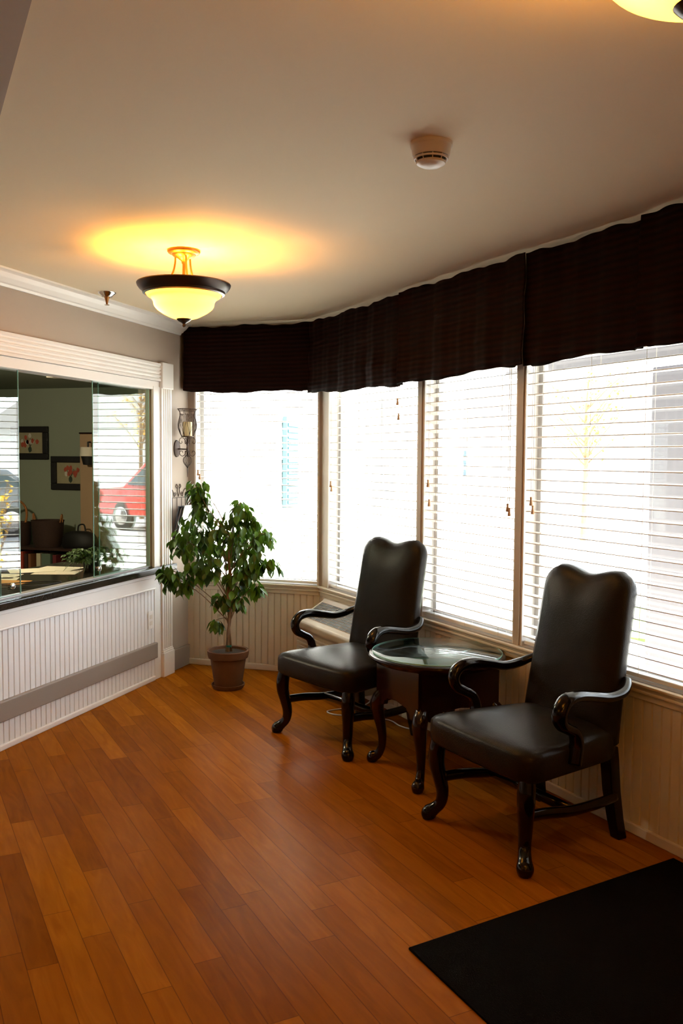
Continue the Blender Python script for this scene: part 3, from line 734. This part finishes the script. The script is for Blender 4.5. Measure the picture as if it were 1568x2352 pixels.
def cup_r(v):
    for (a0, r0), (a1, r1) in zip(CUP, CUP[1:]):
        if v <= a1: return r0+(r1-r0)*(v-a0)/(a1-a0)
    return .07
zc0, zc1 = 1.696, 1.892
for k in range(8):
    a_ = 2*PI*k/8
    mb.tube([(SX+cup_r(v/10)*math.cos(a_), cup_r(v/10)*math.sin(a_), zc0+(zc1-zc0)*v/10) for v in range(11)], .0020, 6)
    for sg in (1, -1):
        pts = [(0, 0), (.18, .25), (.40, .50), (.50, .72), (.36, .82), (.22, .74), (.28, .66)]
        mb.tube([(SX+cup_r(v)*math.cos(a_+sg*u*PI/4), cup_r(v)*math.sin(a_+sg*u*PI/4), zc0+(zc1-zc0)*v) for u, v in smoothpath(pts, 4)], .0015, 5)
for v, rr in ((1.0, .0028), (.93, .0015), (.0, .0028)):
    mb.tube([(SX+cup_r(v)*math.cos(2*PI*j/32), cup_r(v)*math.sin(2*PI*j/32), zc0+(zc1-zc0)*v) for j in range(32)], rr, 6, closed=True)
mb.build('candle_cage', 'iron', scn, smooth='all')
mb = MB()
def drop_r(v): return .032*math.sin(PI*min(1, v)**.8)
for k in range(10):
    for sg in (1, -1):
        mb.tube([(SX+max(.002, drop_r(v/12))*math.cos(2*PI*k/10+sg*v/12*2.2), max(.002, drop_r(v/12))*math.sin(2*PI*k/10+sg*v/12*2.2), 1.565-.095*v/12) for v in range(13)], .0011, 4)
mb.tube([(SX, 0, 1.475), (SX, 0, 1.405)], [.0035, .0015], 6)
mb.build('pendant_finial', 'iron', scn, smooth='all')
cd = MB().lathe([(0, 0), (.034, 0), (.034, .098), (.030, .102), (0, .098)], n=32).build('candle', 'wax', smooth=True); tag(cd, 'thick ivory pillar candle standing in the wrought-iron wall sconce', 'candle'); cd.location = (SX, SY, 1.6985)

# ------------------------------------------------------------------ magazine rack
rk = thing('magazine_rack', 'scrolled wrought-iron magazine rack hanging on the wall beside the ficus', 'rack', (0, -.165, 0))
mb = MB(); hw = .145
def sheet(pts, x, r=.003): mb.tube([(x, y, z) for y, z in pts], r, 6)
mb.tube([(.006, -hw, .93), (.006, -hw, 1.255), (.006, hw, 1.255), (.006, hw, .93)], .0035, 6)
for y in (-.09, -.02, .05, .11): mb.tube([(.006, y, .93), (.006, y, 1.255)], .0022, 6)
mb.build('back_frame', 'iron', rk)
mb = MB()
for s_ in (-1, 1):
    sheet([(s_*y, z) for y, z in smoothpath([(hw, 1.258), (.135, 1.300), (.105, 1.318), (.075, 1.295), (.060, 1.262)], 5)], .006)
    sheet([(s_*y, z) for y, z in spiral(.118, 1.277, .018, .004, 0, 1.4)], .006, .0022)
    sheet([(s_*y, z) for y, z in spiral(.050, 1.278, .018, .004, PI, -1.4)], .006, .0022)
    sheet([(s_*y, z) for y, z in smoothpath([(.0, 1.262), (.016, 1.30), (.012, 1.335), (.026, 1.352), (.036, 1.335), (.022, 1.322)], 5)], .006)
mb.build('top_scroll', 'iron', rk, smooth='all')
mb = MB()
mb.tube([(.03, -hw, .93), (.105, -hw, 1.19)], .0035, 6); mb.tube([(.03, hw, .93), (.105, hw, 1.19)], .0035, 6); mb.tube([(.105, -hw, 1.19), (.105, hw, 1.19)], .0035, 6); mb.tube([(.03, -hw, .93), (.03, hw, .93)], .0035, 6)
def fx(z): return .03+(z-.93)*.288
for cy in (-.075, .075):
    for s_ in (-1, 1):
        pts = smoothpath([(cy, .94), (cy+s_*.045, .98), (cy+s_*.03, 1.05), (cy-s_*.03, 1.10), (cy-s_*.045, 1.15), (cy-s_*.02, 1.18), (cy, 1.16)], 5)
        mb.tube([(fx(z), y, z) for y, z in pts], .0024, 6)
for s_ in (-1, 1):
    for cy in (-.075, .075):
        pts = spiral(cy+s_*.03, .915, .024, .005, PI/2, s_*1.3); mb.tube([(.03, y, z) for y, z in pts], .0024, 6)
mb.build('front_scroll', 'iron', rk, smooth='all')
def mag(x0, tilt, z0, h_, mat, label, dy=0, th=.008, wd=.24):
    o = MB().box(0, th, -wd/2, wd/2, 0, h_).build('magazine', mat, bevel=.001)
    o.location = (x0, -.165+dy, z0); o.rotation_euler = (0, tilt, 0); return tag(o, label, 'magazine', 'magazines in the rack')
mag(.016, .20, .935, .27, 'magdark', 'dark magazine at the back of the wall rack', -.004, .012)
mag(.030, .24, .938, .27, 'magdark', 'dark magazine in the middle of the wall rack', 0.004, .008)
mag(.040, .27, .940, .275, 'magazine', 'pale glossy magazine at the front of the wall rack', .008, .006)

# ------------------------------------------------------------------ office behind the glass
OX, OYB, OYF, OH = -4.6, 2.1, -5.4, 2.26
struct(MB().box(OX, -T, OYF, OYB, -.1, 0), 'floor_office', 'darkwood')
struct(MB().box(OX, -T, OYF, OYB, OH, OH+.06), 'ceiling_office', 'office')
struct(MB().box(OX, -T, OYB, OYB+.1, 0, OH+.2), 'wall_office_far', 'office')
struct(MB().box(OX-.1, OX, OYF, OYB, 0, OH+.2), 'wall_office_left', 'office')
struct(MB().box(OX, -T, OYF-.1, OYF, 0, OH+.2), 'wall_office_back', 'office')
struct(MB().box(-T-.001, -T, 0, OYB, 0, OH), 'wall_office_right', 'office')
def painting(x0, x1, z0, z1, label, seed, redness):
    t = thing('framed_painting', label, 'painting', ((x0+x1)/2, OYB, (z0+z1)/2), 0, 'flower paintings in the office')
    a_, b_ = (x1-x0)/2, (z1-z0)/2; fw = .065
    mb = MB(); mb.box(-a_, a_, -.035, -.001, b_-fw, b_).box(-a_, a_, -.035, -.001, -b_, -b_+fw).box(-a_, -a_+fw, -.035, -.001, -b_+fw, b_-fw).box(a_-fw, a_, -.035, -.001, -b_+fw, b_-fw)
    mb.build('frame', 'black', t, bevel=.006)
    MB().box(-a_+fw, a_-fw, -.012, -.002, -b_+fw, b_-fw).build('canvas', 'canvas', t)
    r_ = random.Random(seed); wa, wb_ = a_-fw, b_-fw
    def blob(mb, x, z, rx, rz, y):
        n = 12; mb.add([(x+rx*math.cos(2*PI*j/n)*r_.uniform(.8, 1.15), y, z+rz*math.sin(2*PI*j/n)*r_.uniform(.8, 1.15)) for j in range(n)], [tuple(range(n))])
    v = MB(); blob(v, 0, -wb_*.62, wa*.14, wb_*.3, -.0125)
    for k in range(5):
        a2 = PI/2+r_.uniform(-.8, .8); v.tube([(0, -.0128, -wb_*.4), (math.cos(a2)*wa*.5, -.0128, wb_*.45*math.sin(a2))], .002, 4)
    v.build('painted_vase', 'green_paint', t)
    for nm, mt_, cnt in (('red_flowers', 'red_paint', int(9*redness+3)), ('white_flowers', 'white_paint', int(9*(1-redness)+2))):
        q = MB()
        for k in range(cnt):
            a2 = r_.uniform(-.3, PI+.3); rr = r_.uniform(.15, .85)
            blob(q, math.cos(a2)*wa*rr*.75, -wb_*.1+math.sin(a2)*wb_*rr*.95, .020, .026, -.0132-.0002*k)
        q.build(nm, mt_, t)
painting(-3.20, -2.735, 1.512, 1.862, 'black-framed painting of white and red flowers, the higher of two on the office wall', 3, .45)
painting(-2.70, -2.24, 1.196, 1.548, 'black-framed painting of red flowers, the lower of two, beside the beige cabinet', 5, .9)
# tall cabinet
cb = thing('tall_cabinet', 'tall plain beige cabinet standing against the office wall', 'cabinet', (-1.848, 1.975, 0))
MB().box(-.35, .35, -.115, .115, .05, 1.775).build('body', 'beige', cb, bevel=.004)
MB().box(-.355, .355, -.12, .12, 1.775, 1.79).build('top_edge', 'tablewood', cb)
MB().box(-.33, .33, -.10, .11, 0, .05).build('plinth', 'darkwood', cb)
lp = thing('wall_lamp', 'small clip lamp with a white band and dark shade on the beige cabinet', 'lamp', (-2.04, 1.77, 1.6))
MB().lathe([(.06, .02), (.075, .04), (.082, -.05), (.07, -.05)], n=24, cap=False).build('white_band', 'paper', lp, smooth=True)
MB().lathe([(.0, -.14), (.05, -.135), (.072, -.05), (0, -.05)], n=24).build('shade', 'black', lp, smooth=True)
MB().tube([(0, 0, .02), (0, .0, .09), (0, .04, .09)], .01, 8).build('bracket', 'black', lp)
# low bookcase with things on it
bc = thing('low_bookcase', 'low dark wooden bookcase under the flower paintings in the office', 'bookcase', (-2.49, 1.735, 0))
MB().box(-.85, .60, -.155, .11, .605, .63).build('top', 'darkwood', bc, bevel=.003)
for x in (-.84, -.286, .57): MB().box(x, x+.018, -.15, .11, 0, .605).build('upright', 'darkwood', bc)
MB().box(-.84, .59, .09, .11, 0, .605).build('back_panel', 'black', bc)
MB().box(-.82, .57, -.145, .09, .30, .32).build('shelf', 'darkwood', bc)
MB().box(-.82, .57, -.145, .09, .03, .05).build('shelf', 'darkwood', bc)
bks = [(-3.19, .045, .23, (.35, .33, .25), 'pale book at the left end of the bookcase row'), (-3.14, .06, .18, (.5, .45, .3), 'short cream book beside the red binder'), (-3.05, .05, .26, (.42, .06, .03), 'red binder on the office bookcase'), (-2.99, .035, .24, (.05, .02, .015), 'dark brown book right of the red binder'), (-2.945, .03, .24, (.25, .10, .04), 'tan book between dark books'), (-2.84, .045, .25, (.62, .56, .38), 'tall cream book in the bookcase row'), (-2.75, .10, .25, (.12, .17, .12), 'thick green book in the bookcase row'), (-2.65, .04, .24, (.14, .02, .02), 'dark red book right of the thick green one')]
for i, (x, wd, h_, c_, lb) in enumerate(bks):
    t = thing('book', lb, 'book', (x+.32, 1.715, .321), 0, 'books on the office bookcase')
    m_ = pmat('book_cover_%d' % i, c_, .6, noise=.05)
    MB().box(-wd/2, -wd/2+.003, -.11, .07, 0, h_).box(wd/2-.003, wd/2, -.11, .07, 0, h_).box(-wd/2, wd/2, -.113, -.11, 0, h_).build('cover', m_, t)
    MB().box(-wd/2+.003, wd/2-.003, -.108, .068, .004, h_-.004).build('page_block', 'paper', t)
bk = thing('wicker_basket', 'wide dark wicker basket with two small ears on the office bookcase', 'basket', (-2.49, 1.72, .631), 0, 'wicker baskets on the bookcase')
MB().lathe([(0, 0), (.125, 0), (.145, .05), (.160, .25), (.166, .27), (.154, .27), (.135, .03), (0, .02)], n=32).build('body', 'wicker', bk, smooth=True)
for s_ in (-1, 1): MB().tube(smoothpath([(s_*.160, -.02, .25), (s_*.170, 0, .33), (s_*.160, .02, .25)], 5), .008, 6).build('ear', 'handle', bk)
bk = thing('wicker_basket', 'dark basket with a tall looped cane handle at the end of the office bookcase', 'basket', (-2.86, 1.72, .631), 0, 'wicker baskets on the bookcase')
MB().lathe([(0, 0), (.12, 0), (.135, .05), (.14, .24), (.132, .24), (.12, .03), (0, .02)], n=32).build('body', 'wicker', bk, smooth=True)
MB().tube(smoothpath([(-.13, 0, .22), (-.14, 0, .33), (-.07, 0, .43), (.03, 0, .455), (.10, 0, .40), (.12, 0, .32), (.10, 0, .22)], 6), .012, 8).build('handle', 'handle', bk, smooth='all')
bg_ = thing('handbag', 'black soft bag with a loop handle on the bookcase before the beige cabinet', 'bag', (-2.10, 1.70, .631))
MB().rings([[(x*k, y*k, z) for x, y in ((-.17, -.06), (.0, -.075), (.17, -.06), (.18, 0), (.17, .06), (0, .075), (-.17, .06), (-.18, 0))] for k, z in ((.9, 0), (1, .03), (.97, .10), (.8, .15), (.5, .17))]).build('body', 'black', bg_, smooth='all')
MB().tube(smoothpath([(-.02, 0, .16), (-.01, 0, .225), (.05, 0, .235), (.07, 0, .16)], 5), .008, 6).build('handle', 'black', bg_, smooth='all')
# on the counter
ZC = .7905
def paper(x, y, rz, label, a_=.14, b_=.108, z=ZC, mat='paper', name='paper_sheet'):
    o = MB().box(-a_, a_, -b_, b_, 0, .0012).build(name, mat); o.location = (x, y, z); o.rotation_euler = (0, 0, rz)
    return tag(o, label, 'paper', 'papers on the counter')
paper(-.42, -1.02, .35, 'cream sheet of paper nearest the front of the reception counter')
paper(-.52, -.86, .15, 'cream sheet of paper beside the fern, under its fronds', z=ZC+.0013)
paper(-.62, -1.02, .75, 'cream sheet of paper lying farthest back on the counter', z=ZC+.0026)
paper(-.66, -1.32, .3, 'pale sheet of paper seen through the sliding glass by the dark vase')
paper(-.40, -1.52, .2, 'orange envelope on the counter behind the glass at the photo edge', mat='envelope', name='envelope', a_=.11, b_=.08, z=ZC+.0014)
paper(-.54, -1.46, .5, 'white sheet half under the orange envelope', a_=.12)
fn = thing('potted_fern', 'bushy green fern in a dark pot on the reception counter behind the glass', 'plant', (-.27, -.86, ZC))
MB().lathe([(0, 0), (.045, 0), (.062, .09), (.066, .095), (.058, .095), (0, .085)], n=24).build('pot', 'black', fn, smooth=True)
mb = MB(); rn = random.Random(4)
for k in range(46):
    a_ = rn.uniform(0, 2*PI); el = rn.uniform(.2, 1.3); L_ = rn.uniform(.12, .22)
    pts = [(math.cos(a_)*L_*u*math.cos(el*(1-.4*u)), math.sin(a_)*L_*u*math.cos(el*(1-.4*u)), .09+L_*(u*math.sin(el)-.75*u*u)) for u in (0, .2, .4, .6, .8, 1)]
    mb.tube(pts, .0012, 4)
    for i in range(1, 6):
        for s_ in (-1, 1, 0):
            if pts[i][2] < .07: continue
            leaf(mb, pts[i], a_+s_*1.2, rn.uniform(-.2, .9), .045*(1.15-i*.1), .013, rn.uniform(-.4, .4))
mb.build('foliage', 'fern', fn)
vs_ = MB().lathe([(0, 0), (.035, 0), (.05, .06), (.045, .13), (.03, .17), (.038, .19), (.033, .19), (.025, .17), (0, .02)], n=24).build('dark_vase', 'cargrey', smooth=True)
vs_.location = (-.56, -1.55, ZC); tag(vs_, 'dark round vase on the counter behind the left glass pane', 'vase')
cable('telephone_cord', [(-.25, -1.72, ZC+.005), (-.14, -1.60, ZC+.005), (-.10, -1.46, ZC+.005), (-.13, -1.40, ZC+.005), (-.22, -1.44, ZC+.005), (-.33, -1.56, ZC+.005), (-.45, -1.72, ZC+.005)], 'thin black cord curling over the reception counter', 'cord', .003, 'black')
# small ceiling fixture in the office
of = thing('track_spotlight', 'small pale spotlight under the dark office ceiling', 'ceiling light', (-1.39, .35, OH))
MB().box(-.06, .06, -.05, .05, -.07, -.0).build('box', 'paper', of, bevel=.004)
MB().box(.08, .16, -.02, .02, -.035, 0).build('bracket', 'chrome', of)
ol_ = bpy.data.lights.new('office_bulb', 'POINT'); ol_.energy = 95; ol_.color = (1, .85, .6); ol_.shadow_soft_size = .06
oo = bpy.data.objects.new('office_bulb', ol_); COL.objects.link(oo); oo.location = (-1.5, -1.2, 2.0)

# ------------------------------------------------------------------ outside
GZ = -.15
def outside_rect(name, pts, z0, z1, mat): return struct(MB().prism(pts, z0, z1), name, mat)
outside_rect('ground_concrete', [(-.12, T+.02), (XB+.05, T+.02), (XR+T+.15, -3.35), (XR+T+.15, -12), (70, -12), (70, 70), (-40, 70), (-40, 2.25), (-.12, 2.25)], GZ-.2, GZ, 'concrete')
outside_rect('ground_parking', [(6, 7.5), (40, 3.0), (40, 26), (2, 26)], GZ, GZ+.01, 'asphalt')
lw = MB().prism([(2.6, 3.0), (5.2, 2.2), (5.8, 4.2), (2.9, 4.8)], GZ, GZ+.03).build('lawn', 'grass'); lw['kind'] = 'structure'
# wing of the building beyond the far window
wg = MB(); zz = GZ
while zz < 3.4:
    wg.extr([(-.119, zz), (-.095, zz), (-.108, zz+.12), (-.119, zz+.12)], 'y', T+.02, 12); zz += .12
wg.box(-.14, -.118, T+.02, 12, GZ, 3.4)
struct(wg, 'wall_wing_outside', 'siding')
for i, (ya, yb) in enumerate(((5.1, 6.3), (8.4, 9.6))):
    o = struct(MB().box(-.09, -.06, ya, yb, .9, 2.35), 'window_%d' % (i+6), 'carglass')
    MB().box(-.095, -.045, ya-.07, ya, .83, 2.42).box(-.095, -.045, yb, yb+.07, .83, 2.42).box(-.095, -.045, ya, yb, 2.35, 2.42).box(-.095, -.045, ya, yb, .83, .9).box(-.095, -.05, (ya+yb)/2-.02, (ya+yb)/2+.02, .9, 2.35).build('frame', 'siding', o)
sh = MB().box(-.09, -.05, 2.12, 2.46, 1.06, 1.95)
for k in range(14): sh.box(-.05, -.04, 2.15, 2.43, 1.10+.058*k, 1.13+.058*k)
o = sh.build('window_shutter', 'shutter'); tag(o, 'teal louvred shutter on the white outside wall beyond the far window', 'shutter')
# porch
struct(MB(MBW).box(.9, 6.2, .9, 1.1, 2.09, 2.35), 'trim_porch_beam', 'column')
struct(MB(MBW).box(.6, 6.2, T+.01, 1.75, 2.36, 2.48), 'roof_porch', 'siding')
struct(MB(MBW).box(.6, 6.2, T+.01, 1.85, 2.49, 2.56), 'roof_porch_shingles', 'roof')
cx_, cy_ = 3.44, -.42
pc = thing('porch_column', 'square pale grey porch column outside the widest window', 'column', (cx_, cy_, GZ), -PI/4)
MB().box(-.15, .15, -.15, .15, .12, 2.24).build('shaft', 'column', pc, bevel=.008)
MB().box(-.19, .19, -.19, .19, 0, .12).build('base', 'column', pc, bevel=.008)
lpo = thing('lamp_post', 'slim dark post standing outside the widest window', 'post', (3.27, 8.4, GZ))
MB().tube([(0, 0, 0), (0, 0, 1.75)], .045, 12).build('pole', 'cargrey', lpo); MB().lathe([(0, 1.72), (.09, 1.74), (.11, 1.9), (.03, 2.0), (0, 2.0)], n=12).build('lantern', 'siding', lpo, smooth=True)
def car(name, label, loc, rz, paint, L_=4.5, W_=1.8, suv=True):
    t = thing(name, label, 'car', loc, rz, 'parked cars outside'); hz = 1.62 if suv else 1.42
    side = [(-L_/2, .35), (-L_/2, .85), (-L_/2+.08, .98), (-L_/2+.9, 1.04), (-L_/2+1.5, hz-.04), (-L_/2+2.0, hz), (L_/2-.9, hz), (L_/2-.35, 1.08 if suv else 1.0), (L_/2-.02, .95), (L_/2, .35)]
    rg = []
    for y, k in ((-W_/2+.10, .97), (-W_/2, 1), (-W_/2, 1), (W_/2, 1), (W_/2, 1), (W_/2-.10, .97)):
        pass
    mb = MB()
    def sect(y, tuck): return [(x*(1-.0*tuck), y*(1-(.16*max(0, z-1.0)/.6)), z) for x, z in side]
    a_ = sect(-W_/2, 0); b_ = sect(W_/2, 0); n = len(a_)
    mb.add(a_+b_, [tuple(range(n)), tuple(range(2*n-1, n-1, -1))]+[(i, (i+1) % n, n+(i+1) % n, n+i) for i in range(n)])
    mb.build('body', paint, t, bevel=.05, seg=3, smooth=True)
    for s_ in (-1, 1):
        yy = lambda z: s_*(W_/2*(1-.16*max(0, z-1.0)/.6)+.006)
        for x0, x1, x0t, x1t in ((-L_/2+1.05, -L_/2+1.95, -L_/2+1.6, -L_/2+1.95), (-L_/2+2.03, -L_/2+2.95, -L_/2+2.03, -L_/2+2.95), (-L_/2+3.03, L_/2-.55, -L_/2+3.03, L_/2-.95)):
            MB().add([(x0, yy(1.06), 1.06), (x1, yy(1.06), 1.06), (x1t, yy(hz-.1), hz-.1), (x0t, yy(hz-.1), hz-.1)], [(0, 1, 2, 3)])
            q = MB(); q.add([(x0, yy(1.06), 1.06), (x1, yy(1.06), 1.06), (x1t, yy(hz-.1), hz-.1), (x0t, yy(hz-.1), hz-.1)], [(0, 1, 2, 3)]); q.build('side_window', 'carglass', t)
        for x in (-L_/2+.85, L_/2-.85):
            X = Matrix.Translation((x, s_*(W_/2-.09), .34)) @ Matrix.Rotation(PI/2, 4, 'X')
            wh = MB(X).lathe([(.0, -.10), (.30, -.10), (.34, -.07), (.34, .07), (.30, .10), (0, .10)], n=28).build('wheel', 'tyre', t, smooth=True)
            MB(X).lathe([(0, -.115), (.19, -.112), (.21, -.10), (.21, .10), (.19, .112), (0, .115)], n=20).build('hubcap', 'chrome', wh, smooth=True)
    q = MB(); q.add([(-L_/2+.93, -.75, 1.07), (-L_/2+.93, .75, 1.07), (-L_/2+1.46, .66, hz-.06), (-L_/2+1.46, -.66, hz-.06)], [(0, 1, 2, 3)]); q.v = [v+Vector((-.02, 0, .02)) for v in q.v]; q.build('windscreen', 'carglass', t)
    for s_ in (-1, 1): MB().box(-L_/2-.01, -L_/2+.06, s_*.65-.13, s_*.65+.13, .68, .84).build('headlight', 'siding', t, bevel=.02)
    return t
car('car', 'bright red parked car seen mirrored in the sliding glass by the fluted post', (6.3, 12.3, GZ), math.radians(200), 'carred')
car('car', 'dark grey parked car seen mirrored in the sliding glass at the left edge', (10.6, 9.0, GZ), math.radians(130), 'cargrey', suv=False)
# shrub with yellow blossom, bare-ish trees
sb = thing('forsythia_shrub', 'yellow-blossomed shrub outside, seen mirrored in the left sliding glass', 'shrub', (3.85, 2.6, GZ))
st_, bl_ = MB(), MB(); rn = random.Random(9)
for k in range(26):
    a_ = rn.uniform(0, 2*PI); r_ = rn.uniform(.1, .45); h_ = rn.uniform(.9, 1.6)
    pts = smoothpath([(0, 0, 0), (math.cos(a_)*r_*.4, math.sin(a_)*r_*.4, h_*.6), (math.cos(a_)*r_, math.sin(a_)*r_, h_)], 5)
    st_.tube(pts, .006, 5)
    for q in range(16):
        p = pts[rn.randint(3, len(pts)-1)]
        leaf(bl_, (p[0]+rn.uniform(-.05, .05), p[1]+rn.uniform(-.05, .05), p[2]+rn.uniform(-.05, .05)), rn.uniform(0, 6.3), rn.uniform(-1, 1), .055, .022)
st_.build('stem', 'bark', sb); bl_.build('blossom', 'yellow', sb)
def tree(loc, label, seed, h_=4.2):
    t = thing('young_tree', label, 'tree', loc, 0, 'young trees outside'); rn = random.Random(seed); a, b = MB(), MB()
    a.tube([(0, 0, 0), (.03, .02, h_*.4), (0, 0, h_*.7)], [.07, .05, .03], 8)
    for k in range(22):
        z0_ = rn.uniform(.35, .7)*h_; an = rn.uniform(0, 2*PI); L_ = rn.uniform(.6, 1.3)
        pts = smoothpath([(0, 0, z0_), (math.cos(an)*L_*.5, math.sin(an)*L_*.5, z0_+L_*.5), (math.cos(an)*L_, math.sin(an)*L_, z0_+L_*.9)], 4)
        a.tube(pts, [.02-.016*i/len(pts) for i in range(len(pts))], 5)
        for q in range(26):
            p = pts[rn.randint(2, len(pts)-1)]
            leaf(b, (p[0]+rn.uniform(-.15, .15), p[1]+rn.uniform(-.15, .15), p[2]+rn.uniform(-.15, .15)), rn.uniform(0, 6.3), rn.uniform(-1, 1), .07, .028)
    a.build('trunk', 'bark', t); b.build('blossom', 'yellow', t)
tree((2.2, 13.5, GZ), 'young tree with yellow buds outside the widest window', 21)
tree((9.5, 15.5, GZ), 'young tree with yellow buds beyond the parked red car', 22, 5)
# house across the parking
hs = thing('house', 'low white house with grey roof across the parking area', 'building', (4, 30, GZ))
MB().box(-14, 22, 0, 8, 0, 3.0).build('wall', 'siding', hs)
MB().extr([(-.6, 3.0), (8.6, 3.0), (4, 5.2)], 'x', -14.6, 22.6).build('roof', 'roof', hs)
for x in (-12, -8): 
    wn_ = MB().box(x-.8, x+.8, -.05, .02, .9, 2.2).build('window', 'carglass', hs)
